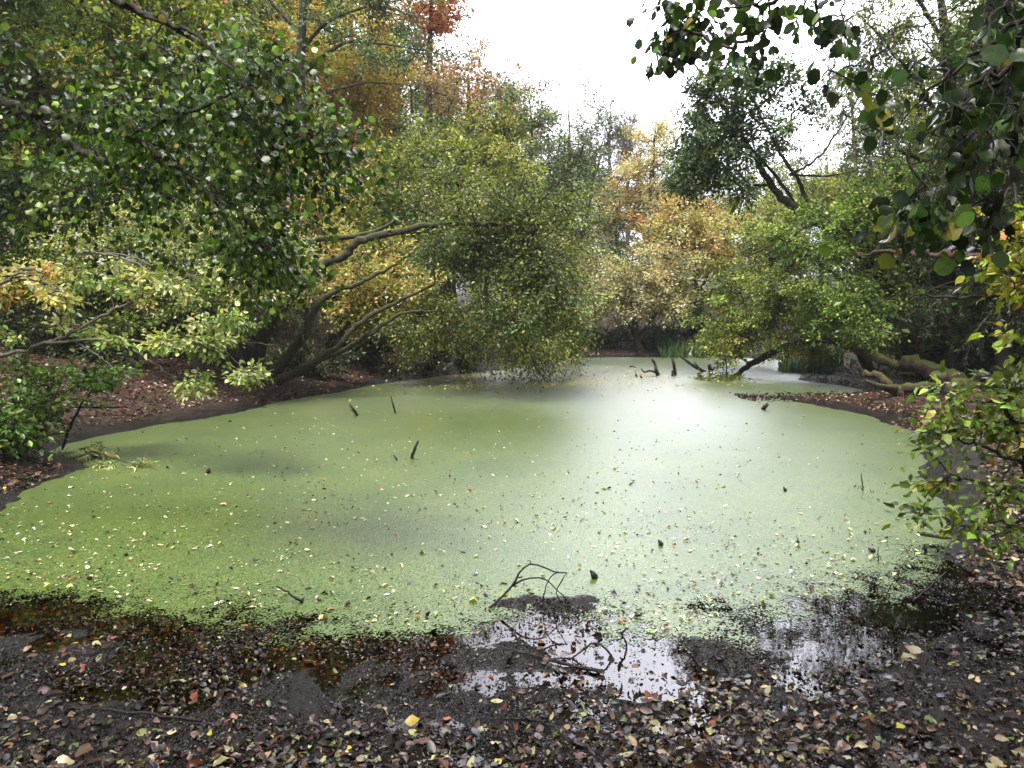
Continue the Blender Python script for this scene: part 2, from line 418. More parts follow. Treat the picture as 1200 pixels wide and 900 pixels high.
# palettes (leaf base colours)
DG = [(4, (.030, .055, .016)), (3, (.045, .080, .020)), (1, (.075, .11, .025))]
MG = [(4, (.06, .10, .022)), (3, (.09, .14, .028)), (2, (.14, .18, .035)), (.6, (.24, .20, .04))]
YG = [(4, (.15, .18, .035)), (3, (.21, .22, .045)), (2, (.10, .13, .03)), (1, (.30, .25, .05))]
OLV = [(4, (.12, .14, .035)), (3, (.17, .18, .045)), (2, (.08, .10, .03)), (1, (.24, .20, .06))]
PALE = [(4, (.21, .25, .09)), (3, (.29, .31, .14)), (3, (.12, .17, .05)), (.7, (.36, .30, .11))]
GRY = [(4, (.07, .095, .06)), (3, (.10, .13, .075)), (1, (.16, .16, .06))]
YEL = [(4, (.42, .29, .07)), (3, (.48, .36, .11)), (2, (.30, .26, .07)), (1, (.44, .21, .06))]
ORG = [(4, (.42, .20, .06)), (3, (.46, .27, .08)), (2, (.26, .20, .05)), (1, (.40, .13, .04))]
TAN = [(4, (.50, .34, .20)), (3, (.46, .34, .20)), (2, (.24, .21, .09)), (1, (.44, .22, .10))]
PNK = [(4, (.38, .18, .13)), (3, (.32, .19, .14)), (2, (.16, .13, .07)), (1, (.34, .15, .07))]
RED = [(4, (.45, .08, .035)), (3, (.50, .13, .04)), (1, (.42, .20, .05))]
FGL = [(4, (.030, .062, .012)), (3, (.055, .10, .015)), (2.2, (.12, .18, .03)), (.25, (.22, .16, .04))]
exec_parts = True

# ================================================================== SETTING
def g2(px, py): 
    q = G(px, py); return (q[0], q[1])
# outline of the open water/duckweed, walked round the shore
weed_px = [(-260, 660), (-120, 615), (0, 600), (45, 572), (95, 548), (70, 530), (110, 511), (170, 499), (235, 491), (300, 478), (355, 467), (405, 456), (455, 449),
           (520, 441), (590, 433), (625, 425), (655, 419.5), (700, 419), (760, 418.5), (830, 418.5), (900, 420), (925, 425), (945, 431), (968, 437), (966, 442), (925, 444),
           (950, 449), (1005, 455), (1015, 462), (970, 466), (925, 468), (948, 474), (995, 482), (1040, 494), (1080, 512), (1085, 545),
           (1098, 585), (1112, 625), (1100, 655), (1062, 680), (1020, 692), (960, 706), (900, 712), (850, 722), (835, 745), (790, 752), (745, 748), (715, 738), (690, 718), (640, 706), (560, 708),
           (530, 735), (470, 738), (400, 738), (340, 730), (280, 715), (200, 718), (110, 700), (40, 690), (-60, 705), (-240, 715)]
WEED = [g2(*p) for p in weed_px]
basin_px = weed_px[:39] + [(1130, 690), (1060, 735), (960, 765), (860, 790), (790, 815), (720, 815), (660, 790), (560, 785), (420, 795), (300, 800), (160, 790), (40, 780), (-120, 775), (-300, 760)]
BASIN = [g2(*p) for p in basin_px]

PUD = [(*g2(748, 780), .20, .22, .085), (*g2(935, 748), .38, .22, .085), (*g2(1065, 715), .2, .12, .10), (*g2(500, 850), .2, .06, .04)]
def height(x, y):
    x = np.asarray(x, float); y = np.asarray(y, float)
    s = sdist(x, y, BASIN) + vnoise(x, y, 1.1, 3) * .35 * np.clip((y - 4) / 4, 0, 1)
    near = np.clip((6.0 - y) / 2.0, 0, 1) * np.clip((4.2 - np.abs(x)) / 1.5, 0, 1)
    left = np.clip((-x - 1.0) / 3, 0, 1) * np.clip((y - 5) / 3, 0, 1)
    far = np.clip((y - 21) / 4, 0, 1)
    slope = .10 + .08 * left + .06 * far
    so = np.maximum(s, 0)
    out = slope * so * (1 - near) + near * (.020 * so + .05 * so ** 2 - .016 * np.clip((x + 1.2) / 1.2, 0, 1) * np.clip((y - 2.9) / .4, 0, 1))
    out = np.where(out > 1.2, 1.2 + (out - 1.2) * .35, out)
    out = np.minimum(out, 6)
    out = out + .04 * np.clip(s / .3, 0, 1) * (1 - near)
    inn = -np.minimum(.55, .22 * np.maximum(-s, 0)) * (1 - near) + near * np.maximum(-.12, -.045 * np.maximum(-s, 0))
    h = np.where(s > 0, out, inn)
    rough = vnoise(x, y, .35, 5) * .045 + vnoise(x, y, .12, 6) * .022
    micro = vnoise(x, y, .05, 7) * .016 + vnoise(x, y, .022, 8) * .009
    big = vnoise(x, y, 2.2, 9) * .22 * np.clip(s / 2, 0, 1) * (1 - near) + vnoise(x, y, 14, 10) * 1.6 * np.clip((s - 4) / 12, 0, 1)
    k = np.where(near > 0, .9, 1.0)
    # muddy hummocks standing just clear of the water near the bank
    bump = .055 * np.exp(-(((x - .32) / .55) ** 2 + ((y - 4.15) / .22) ** 2)) + .03 * np.exp(-(((x - 1.5) / .8) ** 2 + ((y - 3.65) / .2) ** 2)) * near
    for cx, cy, rx, ry, dp in PUD:
        bump = bump - dp * np.exp(-(((x - cx) / rx) ** 2 + ((y - cy) / ry) ** 2) ** 1.5)
    return h + (rough + micro) * k + big + bump

def axis_grid(lo, hi, step, far_lo, far_hi, g=1.16):
    a = list(np.arange(lo, hi + step, step)); s = step; v = a[-1]
    while v < far_hi: s = min(s * g, 12); v += s; a.append(v)
    s = step; v = lo; b = []
    while v > far_lo: s = min(s * g, 12); v -= s; b.append(v)
    return np.array(b[::-1] + a)
gx = axis_grid(-3.4, 3.4, .022, -260, 260, 1.05)
gy = axis_grid(2.0, 5.2, .022, -60, 420, 1.03)
X, Y = np.meshgrid(gx, gy)
Z = height(X, Y)
ny, nx = X.shape
idx = (np.arange(ny - 1)[:, None] * nx + np.arange(nx - 1)[None])
Fq = np.stack([idx, idx + 1, idx + nx + 1, idx + nx], -1)

m, n, out = mat_new('woodland_ground'); L = n.links.new
ge = nd(n, 'ShaderNodeNewGeometry'); sx = nd(n, 'ShaderNodeSeparateXYZ'); L(ge.outputs['Position'], sx.inputs[0])
no = nd(n, 'ShaderNodeTexNoise', Scale=3.0, Detail=8.0, Roughness=.7); L(ge.outputs['Position'], no.inputs['Vector'])
vo = nd(n, 'ShaderNodeTexVoronoi', Scale=26.0); vo.inputs['Randomness'].default_value = 1; L(ge.outputs['Position'], vo.inputs['Vector'])
sv = nd(n, 'ShaderNodeSeparateColor'); L(vo.outputs['Color'], sv.inputs[0])
lit = ramp(n, [(0, (.012, .007, .005)), (.45, (.034, .017, .011)), (.75, (.062, .032, .02)), (1, (.13, .08, .05))]); L(sv.outputs[0], lit.inputs['Fac'])
mud = ramp(n, [(.3, (.004, .003, .0025)), (.6, (.011, .008, .006)), (.8, (.022, .016, .012))]); L(no.outputs['Fac'], mud.inputs['Fac'])
# wet mud low down by the water, leaf litter higher up the bank
za = nd(n, 'ShaderNodeMath', _operation='MULTIPLY_ADD'); za.inputs[1].default_value = .12; L(no.outputs['Fac'], za.inputs[0]); L(sx.outputs['Z'], za.inputs[2])
wet = nd(n, 'ShaderNodeMapRange'); wet.inputs['From Min'].default_value = .10; wet.inputs['From Max'].default_value = .24; L(za.outputs[0], wet.inputs['Value'])
mc = nd(n, 'ShaderNodeMix', _data_type='RGBA'); L(wet.outputs[0], mc.inputs[0]); L(mud.outputs['Color'], mc.inputs[6]); L(lit.outputs['Color'], mc.inputs[7])
rg = nd(n, 'ShaderNodeMapRange'); rg.inputs['To Min'].default_value = .15; rg.inputs['To Max'].default_value = .75; L(wet.outputs[0], rg.inputs['Value'])
n2 = nd(n, 'ShaderNodeTexNoise', Scale=42.0, Detail=5.0, Roughness=.65); L(ge.outputs['Position'], n2.inputs['Vector'])
bu = nd(n, 'ShaderNodeBump', Strength=1.0, Distance=.03); L(n2.outputs['Fac'], bu.inputs['Height'])
bu2 = nd(n, 'ShaderNodeBump', Strength=.5, Distance=.02); L(sv.outputs[1], bu2.inputs['Height']); L(bu.outputs[0], bu2.inputs['Normal'])
pr = nd(n, 'ShaderNodeBsdfPrincipled'); L(mc.outputs[2], pr.inputs['Base Color']); L(rg.outputs[0], pr.inputs['Roughness']); L(bu2.outputs[0], pr.inputs['Normal'])
L(pr.outputs[0], out.inputs['Surface'])
o = new_mesh('ground', np.stack([X, Y, Z], -1).reshape(-1, 3), Fq.reshape(-1), 4, None, m, True); tag(o, kind='structure')

# ---- clear brown pond water
m, n, out = mat_new('pond_water'); L = n.links.new
ge = nd(n, 'ShaderNodeNewGeometry')
no = nd(n, 'ShaderNodeTexNoise', Scale=9.0, Detail=2.0); L(ge.outputs['Position'], no.inputs['Vector'])
bu = nd(n, 'ShaderNodeBump', Strength=.05, Distance=.01); L(no.outputs['Fac'], bu.inputs['Height'])
fr = nd(n, 'ShaderNodeFresnel', IOR=1.6); L(bu.outputs[0], fr.inputs['Normal'])
tr = nd(n, 'ShaderNodeBsdfTransparent'); tr.inputs[0].default_value = (.50, .34, .17, 1)
gl = nd(n, 'ShaderNodeBsdfGlossy', Roughness=.03); L(bu.outputs[0], gl.inputs['Normal'])
mx = nd(n, 'ShaderNodeMixShader'); L(fr.outputs[0], mx.inputs[0]); L(tr.outputs[0], mx.inputs[1]); L(gl.outputs[0], mx.inputs[2]); L(mx.outputs[0], out.inputs['Surface'])
wx = np.arange(-14, 16.01, .5); wy = np.arange(2.2, 28.01, .5); XX, YY = np.meshgrid(wx, wy); a, b = XX.shape
idx = (np.arange(a - 1)[:, None] * b + np.arange(b - 1)[None])
o = new_mesh('pond_water', np.stack([XX, YY, XX * 0], -1).reshape(-1, 3), np.stack([idx, idx + 1, idx + b + 1, idx + b], -1).reshape(-1), 4, None, m, True); tag(o, kind='structure')

# ---- duckweed: a sheet of tiny plants afloat, ragged and thinning at its margin
m, n, out = mat_new('duckweed'); L = n.links.new
ge = nd(n, 'ShaderNodeNewGeometry')
vo = nd(n, 'ShaderNodeTexVoronoi', Scale=85.0); L(ge.outputs['Position'], vo.inputs['Vector'])
sv = nd(n, 'ShaderNodeSeparateColor'); L(vo.outputs['Color'], sv.inputs[0])
no = nd(n, 'ShaderNodeTexNoise', Scale=1.1, Detail=6.0, Roughness=.65); L(ge.outputs['Position'], no.inputs['Vector'])
c1 = ramp(n, [(0, (.023, .040, .005)), (.2, (.055, .097, .006)), (.75, (.094, .150, .010)), (1, (.17, .20, .06))]); L(sv.outputs[0], c1.inputs['Fac'])
c2 = ramp(n, [(.3, (.66, .76, .7)), (.5, (.95, .97, .9)), (.7, (1.22, 1.12, 1.0))]); L(no.outputs['Fac'], c2.inputs['Fac'])
mu = nd(n, 'ShaderNodeMix', _data_type='RGBA', _blend_type='MULTIPLY'); mu.inputs[0].default_value = 1; L(c1.outputs[0], mu.inputs[6]); L(c2.outputs[0], mu.inputs[7])
bu = nd(n, 'ShaderNodeBump', Strength=.45, Distance=.004); L(vo.outputs['Distance'], bu.inputs['Height'])
df = nd(n, 'ShaderNodeBsdfDiffuse'); L(mu.outputs[2], df.inputs['Color']); L(bu.outputs[0], df.inputs['Normal'])
gs = nd(n, 'ShaderNodeBsdfGlossy', Roughness=.33); gs.inputs['Color'].default_value = (.90, .91, .94, 1); L(bu.outputs[0], gs.inputs['Normal'])
fw = nd(n, 'ShaderNodeFresnel', IOR=1.5); msw = nd(n, 'ShaderNodeMixShader'); L(fw.outputs[0], msw.inputs[0]); L(df.outputs[0], msw.inputs[1]); L(gs.outputs[0], msw.inputs[2])
L(msw.outputs[0], out.inputs['Surface'])
VV, FF, k0 = [], [], 0
rngd = np.random.default_rng(4)
for (x0, x1, y0, y1, st) in [(-4.4, 4.4, 3.2, 5.6, .008), (-7, 7, 5.6, 10.4, .04), (-9, 12, 10.4, 27, .1)]:
    xs = np.arange(x0, x1 + 1e-6, st); ys = np.arange(y0, y1 + 1e-6, st)
    xc, yc = np.meshgrid(xs[:-1] + st / 2, ys[:-1] + st / 2)
    s = sdist(xc, yc, WEED) - (.35 if st > .02 else .35 * np.clip((np.hypot(xc + .2, 0) - 3.0) / .8, 0, 1) * np.clip((yc - 4.6) / .6, 0, 1))
    nz = vnoise(xc, yc, .5, 21) * 1.0 + vnoise(xc, yc, .17, 22) * 1.3 + vnoise(xc, yc, .06, 23) * 1.1
    wd = np.where(yc < 5.6, .17 + .10 * vnoise(xc, yc, .7, 29), .10)
    dens = -s / wd + nz * 1.4
    prob = 1 / (1 + np.exp(-(dens) * 3.0))
    keep = rngd.random(s.shape) < np.where(dens > 2.2, 1, prob * .98)
    keep &= (height(xc, yc) < .012)
    j, i = np.nonzero(keep)
    nxv = len(xs)
    a = j * nxv + i
    q = np.stack([a, a + 1, a + nxv + 1, a + nxv], -1).reshape(-1)
    u, inv = np.unique(q, return_inverse=True)
    vx = xs[u % nxv]; vy = ys[u // nxv]
    if st < .02: 
        vx = vx + rngd.uniform(-.003, .003, len(vx)); vy = vy + rngd.uniform(-.003, .003, len(vy))
    VV.append(np.stack([vx, vy, np.full(len(vx), .004)], -1)); FF.append(inv + k0); k0 += len(u)
o = new_mesh('duckweed', np.concatenate(VV), np.concatenate(FF), 4, None, m, True)
tag(o, 'pale green carpet of duckweed floating over the pond', 'duckweed', kind='stuff')

# ---- scatter of single leaves
def scatter(name, label, cat, x, y, z, size, pal, kind, tilt, seed, mat=DEAD, jit=.3):
    rng = np.random.default_rng(seed); N = len(x)
    ang = rng.uniform(0, 6.283, N); ax = np.stack([np.cos(ang), np.sin(ang), rng.normal(0, tilt * .5, N)], -1)
    nr = unit(np.array([0, 0, 1.]) + rng.normal(size=(N, 3)) * tilt)
    V, F, nf = leaves(np.stack([x, y, z], -1), ax, nr, size, kind, rng, .04)
    col = pick_cols(pal, N, rng, None, jit)
    o = new_mesh(name, V, F, 4, np.repeat(col, nf, 0), mat, kind != 'quad', None, kind if kind != 'quad' else None); tag(o, label, cat, kind='stuff'); return o
rng = np.random.default_rng(11)
LITN = [(2.6, (.095, .055, .032)), (5, (.036, .020, .012)), (8, (.012, .008, .006)), (.9, (.30, .24, .14)), (1.0, (.26, .26, .12)), (.4, (.10, .14, .035)), (.4, (.16, .05, .025)), (.12, (.40, .32, .05))]
LITF = [(4, (.115, .058, .038)), (5, (.06, .031, .021)), (1.4, (.155, .10, .065)), (.6, (.28, .21, .14)), (2, (.03, .018, .013))]
FLT = [(5, (.56, .54, .32)), (3, (.52, .44, .30)), (1.4, (.30, .16, .08)), (1.6, (.05, .035, .02)), (1, (.26, .34, .10))]
# litter on the mud at our feet
x = rng.uniform(-2.7, 3.4, 90000); y = 2.25 + rng.random(90000) ** 1.25 * 2.2
s = sdist(x, y, BASIN); edge = np.clip((3.45 - y + .6 * np.clip((x - 1.4) / 1.2, 0, 1) + .12 * np.sin(x * 3) + vnoise(x, y, .4, 2) * .8) / .9, .03, 1)
edge = edge ** 1.25
for (cx, cy, rx, ry, dp) in PUD: edge = edge * np.where(((x - cx) / rx) ** 2 + ((y - cy) / ry) ** 2 < 2.2, .2, 1)
keep = (rng.random(len(x)) < edge * (.16 + .7 * (vnoise(x, y, .45, 31) + .5) ** 2)) ; x, y = x[keep][:19000], y[keep][:19000]
hz = np.maximum(height(x, y), 0)
scatter('leaf_litter', 'brown and cream fallen leaves strewn on the wet mud', 'fallen leaves', x, y, hz + .006 + rng.random(len(x)) * .014,
        rng.uniform(.012, .050, len(x)) * (1.0 + .5 * (rng.random(len(x)) > .9)), LITN, 'ovate', .50, 12)
# small rotting fragments in the mud
x = rng.uniform(-3.2, 3.6, 110000); y = 2.3 + rng.random(110000) * 2.2
s = sdist(x, y, WEED); keep = (s > -.02) & (vnoise(x, y, .3, 33) + .5 > rng.random(len(x)) * .9)
for (cx, cy, rx, ry, dp) in PUD: keep &= (((x - cx) / rx) ** 2 + ((y - cy) / ry) ** 2 > 1.0) | (rng.random(len(x)) < .42)
x, y = x[keep][:52000], y[keep][:52000]
hz = height(x, y); kk = (hz > -.018) | (rng.random(len(x)) < .22); x, y, hz = x[kk], y[kk], hz[kk]
scatter('mud_debris', 'dark rotting leaf fragments trodden into the mud', 'debris', x, y, np.maximum(hz, 0.0) + .003, rng.uniform(.006, .022, len(x)),
        [(6, (.008, .006, .005)), (3, (.02, .013, .010)), (1, (.08, .055, .04)), (.4, (.30, .26, .2))], 'curl', .75, 14)
# leaves under and on the brown shallows
x = rng.uniform(-3.4, 1.0, 2600); y = rng.uniform(3.2, 4.5, 2600); s = sdist(x, y, WEED); k = s > -.1; x, y = x[k], y[k]
scatter('sunken_leaves', 'rusty leaves lying under the shallow brown water', 'sunken leaves', x, y, np.minimum(height(x, y) + .004, -.004), rng.uniform(.025, .055, len(x)),
        [(3, (.20, .09, .04)), (2, (.12, .05, .025)), (1, (.3, .2, .1))], 'oval', .12, 15)
# banks
def bank(x0, x1, y0, y1, N, seed):
    r = np.random.default_rng(seed); x = r.uniform(x0, x1, N); y = r.uniform(y0, y1, N)
    s = sdist(x, y, BASIN); k = (s > .22 + vnoise(x, y, .8, 40) * .7) & (height(x, y) > .0); return x[k], y[k]
parts = [bank(-11, 0, 6.5, 20, 42000, 1), bank(2.6, 13, 4, 20, 42000, 2), bank(-4, 13, 20, 29, 16000, 3)]
x = np.concatenate([p[0] for p in parts]); y = np.concatenate([p[1] for p in parts])
scatter('bank_litter', 'reddish brown leaf litter covering the banks under the trees', 'fallen leaves', x, y, height(x, y) + .012,
        rng.uniform(.035, .085, len(x)), LITF, 'quad', .40, 16)
parts = [bank(-6, -2.6, 3.6, 7.2, 9000, 5), bank(2.5, 5.0, 3.5, 7.5, 8000, 6)]
x = np.concatenate([p[0] for p in parts]); y = np.concatenate([p[1] for p in parts])
scatter('side_litter', 'dark and tan fallen leaves on the two near corners of the shore', 'fallen leaves', x, y, np.maximum(height(x, y), 0) + .010, rng.uniform(.018, .055, len(x)), LITN, 'ovate', .38, 17)
# low ivy and bramble leaves covering the slopes under the trees
r = np.random.default_rng(81); x = np.concatenate([r.uniform(-16, -1, 60000), r.uniform(5, 18, 60000), r.uniform(-3, 14, 40000)]); y = np.concatenate([r.uniform(10, 30, 60000), r.uniform(11, 30, 60000), r.uniform(25, 36, 40000)])
s = sdist(x, y, BASIN); k = (s > 2.0) & (r.random(len(x)) < np.clip((s - 2.0) / 3, 0, 1) * np.clip(.5 + 2.2 * vnoise(x, y, 2.0, 82), .08, 1)); x, y = x[k], y[k]
scatter('undergrowth', 'low dark ivy and bramble leaves covering the slopes under the trees', 'undergrowth', x, y, height(x, y) + .03 + r.random(len(x)) * .22 * np.clip(.6 + 2 * vnoise(x, y, 1.1, 83), .1, 1),
        r.uniform(.05, .12, len(x)), [(4, (.03, .055, .015)), (3, (.05, .08, .02)), (1, (.10, .11, .03)), (1, (.10, .05, .025))], 'quad', .5, 84, LEAF)
# floating on the duckweed
def flo(N, seed, p, lo, hi, pal, name, label, kind='curl', tilt=.10):
    r = np.random.default_rng(seed); py = 420 + (r.random(N) ** p) * 330; px = r.uniform(-40, 1150, N)
    q = np.stack([RT * 0 + 0 for _ in range(1)])
    t = [G(a, b) for a, b in zip(px, py)]; x = np.array([k[0] for k in t]); y = np.array([k[1] for k in t])
    dens = .55 + 1.1 * np.clip((1.2 - x) / 5, 0, 1) * np.clip((y - 3.5) / 3, .3, 1) + vnoise(x, y, .9, 55) * 1.8 + vnoise(x, y, .3, 56) * 1.4
    k = (sdist(x, y, WEED) < -.05) & (r.random(N) < dens)
    x, y = x[k], y[k]
    scatter(name, label, 'floating leaves', x, y, np.full(len(x), .010), np.clip(np.exp(r.normal(math.log((lo + hi) * .42), .42, len(x))), lo * .5, hi * 1.5), pal, kind, tilt, seed + 1)
flo(4600, 61, .62, .015, .042, FLT, 'floating_leaves', 'cream and yellow leaves floating on the duckweed')
flo(4200, 63, .75, .008, .028, [(4, (.02, .016, .01)), (2, (.08, .06, .03)), (1, (.4, .38, .22))], 'floating_scraps', 'small dark leaf scraps floating on the duckweed', 'curl', .25)
r = np.random.default_rng(71)   # a drift of fallen leaves under the left willow and the dark scum off the right bank
x = r.normal(.2, 2.2, 2600); y = r.normal(17.6, 1.6, 2600); k = (sdist(x, y, WEED) < 0); x, y = x[k], y[k]
scatter('leaf_drift', 'yellow leaf drift on the duckweed under the left willow', 'floating leaves', x, y, np.full(len(x), .008), r.uniform(.04, .08, len(x)),
        [(3, (.45, .33, .10)), (2, (.38, .22, .12)), (1, (.5, .45, .2))], 'quad', .1, 72)
x = r.uniform(4.3, 8.0, 1500); y = 13.9 + r.normal(0, .28, 1500) + (x - 5) * .12; 
scatter('pond_scum', 'dark line of floating scraps off the right bank', 'floating scraps', x, y, np.full(len(x), .012), r.uniform(.03, .09, len(x)),
        [(4, (.02, .015, .01)), (1, (.12, .07, .05))], 'curl', .5, 73)

# ================================================================== TREES
def gz(x, y): return float(height(np.array([x]), np.array([y]))[0])
def base_at(px, d, dz=-.05):
    x = float(P(px, 400, d)[0]); return (x, d, gz(x, d) + dz)
def trunk_from(px, d, r, *rest):
    b = base_at(px, d); return [(*b, r)] + [(*P(*q[:3]), q[3]) for q in rest]
def T(name, label, cat, px, d, r, trunk, limbs, blobs, pal, **kw):
    tl = trunk_from(px, d, r, *trunk)
    return plant(name, label, cat, base_at(px, d, 0), [tl] + [LB(*l) for l in limbs], [BB(*b) for b in blobs], pal, **kw)

# -- left bank, the multi-stemmed tree leaning over the water
T('leaning_tree', 'mossy many-stemmed tree on the left bank arching far over the pond', 'tree', 305, 14.3, .17,
  [(300, 430, 14.3, .15), (312, 390, 14.2, .12), (345, 345, 14, .095), (380, 310, 13.9, .085), (405, 300, 13.85, .075), (425, 281, 13.8, .075), (500, 264, 13.6, .055), (548, 262, 13.5, .04), (600, 262, 13.5, .03), (655, 235, 13.5, .015)],
  [[(296, 432, 14.4, .15), (288, 380, 14.5, .11), (330, 310, 14.6, .075), (365, 283, 14.7, .06), (430, 274, 14.8, .045), (480, 250, 15, .02)],
   [(318, 440, 14.1, .11), (352, 400, 14.0, .08), (378, 350, 13.9, .06), (425, 330, 13.9, .04), (470, 305, 13.8, .02)],
   [(325, 448, 13.9, .08), (390, 410, 13.6, .055), (430, 372, 13.5, .045), (510, 333, 13.4, .02)],
   [(340, 440, 14.0, .06), (420, 400, 13.7, .04), (470, 368, 13.5, .03), (512, 364, 13.4, .012)],
   [(285, 440, 14.6, .14), (262, 380, 14.8, .10), (270, 320, 15, .07), (262, 250, 15.2, .04)],
   [(548, 262, 13.5, .035), (640, 262, 13.4, .022), (690, 250, 13.3, .008)],
   [(600, 260, 13.5, .03), (645, 225, 13.4, .02), (670, 190, 13.3, .008)]],
  [(600, 255, 13.6, 80, 40, .9, 60), (628, 325, 13.5, 54, 60, .8, 66), (555, 295, 13.7, 60, 36, .8, 46), (600, 370, 13.5, 50, 36, .5, 22), (510, 240, 14.3, 60, 26, .8, 18), (660, 230, 13.6, 26, 30, .6, 12)],
  [(4, (.035, .055, .018)), (3, (.06, .085, .024)), (2, (.12, .14, .035)), (.6, (.22, .20, .06))], leaf=.058, kind='quad', twigs=9, twl=.8, lpt=14, soft=.6, droop=.12, seed=101, wood=BARK_MOSS, sides=9, spread=.25, updir=.05)

T('willow_tree', 'rounded olive-yellow willow behind the arching left tree', 'tree', 520, 20, .2,
  [(522, 330, 20, .17), (535, 250, 20, .12), (540, 180, 20, .05)],
  [[(525, 330, 20, .1), (470, 260, 20, .06), (440, 210, 20, .02)], [(530, 290, 20, .1), (590, 230, 20, .05), (620, 190, 20, .02)]],
  [(530, 205, 20, 105, 62, 2.0, 105), (450, 250, 20, 52, 55, 1.6, 46), (600, 235, 20, 55, 60, 1.8, 60), (520, 290, 19.6, 90, 50, 1.4, 50), (585, 160, 20.5, 40, 26, 1.2, 20)],
  OLV, leaf=.08, twigs=8, twl=.75, lpt=15, droop=.05, seed=102, spread=.30, updir=.45)
T('willow_shrub', 'yellow-green willow whose skirt hangs down to the left waterline', 'tree', 500, 18.8, .12,
  [(530, 390, 18.2, .09), (580, 345, 17.6, .06), (625, 310, 17.3, .03)], [[(530, 390, 18.1, .05), (560, 350, 17, .03)], [(560, 360, 17.8, .05), (655, 340, 17.3, .02)]],
  [(622, 340, 17.3, 55, 70, 1.3, 66), (650, 315, 17.6, 32, 60, 1.2, 34), (560, 375, 16.8, 70, 42, 1.0, 62), (618, 402, 17, 48, 28, .8, 44), (500, 385, 16.2, 50, 36, .9, 34), (668, 370, 17.9, 18, 46, .7, 18)],
  [(3, (.10, .12, .03)), (3, (.15, .16, .035)), (2, (.06, .085, .02)), (1, (.24, .22, .05))], leaf=.06, twigs=9, twl=.85, lpt=15, soft=.6, droop=.35, seed=103, spread=.28, updir=0)
T('hazel_tree', 'cream and amber leaved tree behind the arching stems', 'tree', 400, 18, .12,
  [(405, 340, 18, .09), (400, 250, 18, .04)], [[(402, 350, 18, .05), (450, 290, 17.8, .02)], [(402, 340, 18, .05), (360, 280, 18, .02)]],
  [(395, 235, 18, 48, 34, 1.2, 52), (385, 300, 17.6, 56, 48, 1.2, 66), (450, 320, 17.4, 56, 44, 1.2, 56), (425, 365, 17, 60, 30, 1, 38), (490, 345, 17, 34, 34, 1, 22)],
  [(4, (.36, .27, .09)), (3, (.40, .32, .13)), (2, (.18, .20, .05)), (1, (.44, .22, .08)), (1, (.12, .14, .04))], leaf=.075, twigs=8, twl=.6, lpt=14, flat=.3, seed=104, spread=.28)
T('beech_tree', 'pale lime leaved low beech on the left bank', 'tree', 232, 13.4, .12,
  [(231, 400, 13.4, .10), (228, 340, 13.4, .07), (232, 270, 13.3, .03)], [[(229, 360, 13.4, .05), (285, 300, 12.8, .02)], [(229, 350, 13.4, .05), (165, 290, 13, .02)]],
  [(240, 285, 13, 80, 34, 1.2, 95), (280, 330, 12.8, 56, 34, 1.0, 56), (190, 330, 13, 60, 36, 1.0, 44), (150, 275, 13.4, 60, 40, 1.2, 50), (330, 300, 13, 26, 34, .8, 20)],
  PALE, leaf=.055, twigs=8, twl=.55, lpt=16, flat=.22, seed=105, spread=.25, updir=.05)
T('beech_tree', 'tall green beech with dark forked trunk at the upper left', 'tree', 132, 17, .26,
  [(136, 250, 17, .2), (141, 140, 17, .16), (148, 60, 17, .13), (170, -40, 17, .08), (185, -140, 17, .03)],
  [[(142, 75, 17, .08), (118, 35, 16.8, .05), (95, 5, 16.5, .02)], [(150, 55, 17, .07), (200, 20, 16.6, .04), (260, -20, 16.4, .02)], [(140, 170, 17, .06), (70, 120, 16.4, .03), (20, 100, 16, .01)]],
  [(60, 60, 16.4, 95, 75, 1.8, 130), (190, 40, 16.6, 90, 70, 1.8, 120), (110, -60, 17, 140, 80, 2.4, 90), (40, 170, 16.8, 70, 50, 1.6, 60), (250, 110, 17.4, 60, 60, 1.5, 50)],
  [(4, (.08, .12, .025)), (3, (.14, .18, .035)), (2, (.22, .24, .05)), (.7, (.36, .24, .06)), (.4, (.36, .14, .05))], leaf=.08, twigs=8, twl=.7, lpt=15, flat=.3, seed=106, spread=.28)
T('dark_tree', 'shaded green tree with two dark trunks beyond the left bank', 'tree', 98, 16, .2,
  [(97, 340, 16, .17), (92, 250, 16, .12), (80, 180, 16, .06)], [[(96, 330, 16, .09), (50, 250, 15.6, .04)], [(96, 320, 16, .09), (170, 230, 16, .04)]],
  [(60, 240, 15.6, 90, 60, 1.6, 80), (170, 210, 16.2, 80, 50, 1.6, 70), (30, 320, 15, 60, 40, 1.2, 46), (110, 330, 15.4, 60, 40, 1.2, 40), (150, 380, 15.5, 60, 22, 1.2, 20)],
  MG, leaf=.075, twigs=8, twl=.65, lpt=14, flat=.35, seed=107, spread=.28)
T('ash_tree', 'tall blue-green tree with black side limbs left of the sky', 'tree', 352, 23, .3,
  [(353, 260, 23, .24), (352, 150, 23, .17), (353, 50, 23, .13), (360, -40, 23, .09), (362, -150, 23, .04)],
  [[(352, 60, 23, .07), (385, 25, 22.6, .05), (440, 8, 22.4, .03), (490, 20, 22.2, .012)], [(352, 90, 23, .07), (400, 52, 22.4, .05), (450, 52, 22.2, .03), (510, 62, 22, .012)],
   [(352, 120, 23, .06), (420, 98, 22.4, .03), (480, 100, 22, .012)], [(353, 40, 23, .06), (320, 5, 23, .04), (290, -30, 23, .02)]],
  [(430, 5, 22.4, 85, 34, 1.8, 50), (465, 70, 22.2, 60, 24, 1.6, 18), (330, -60, 23, 110, 80, 2.4, 70), (300, 60, 23, 45, 60, 1.5, 34), (485, 165, 22.4, 30, 34, 1.2, 16)],
  [(4, (.06, .09, .05)), (3, (.10, .13, .07)), (1, (.18, .18, .06))], leaf=.085, twigs=8, twl=.8, lpt=13, seed=108, spread=.30)
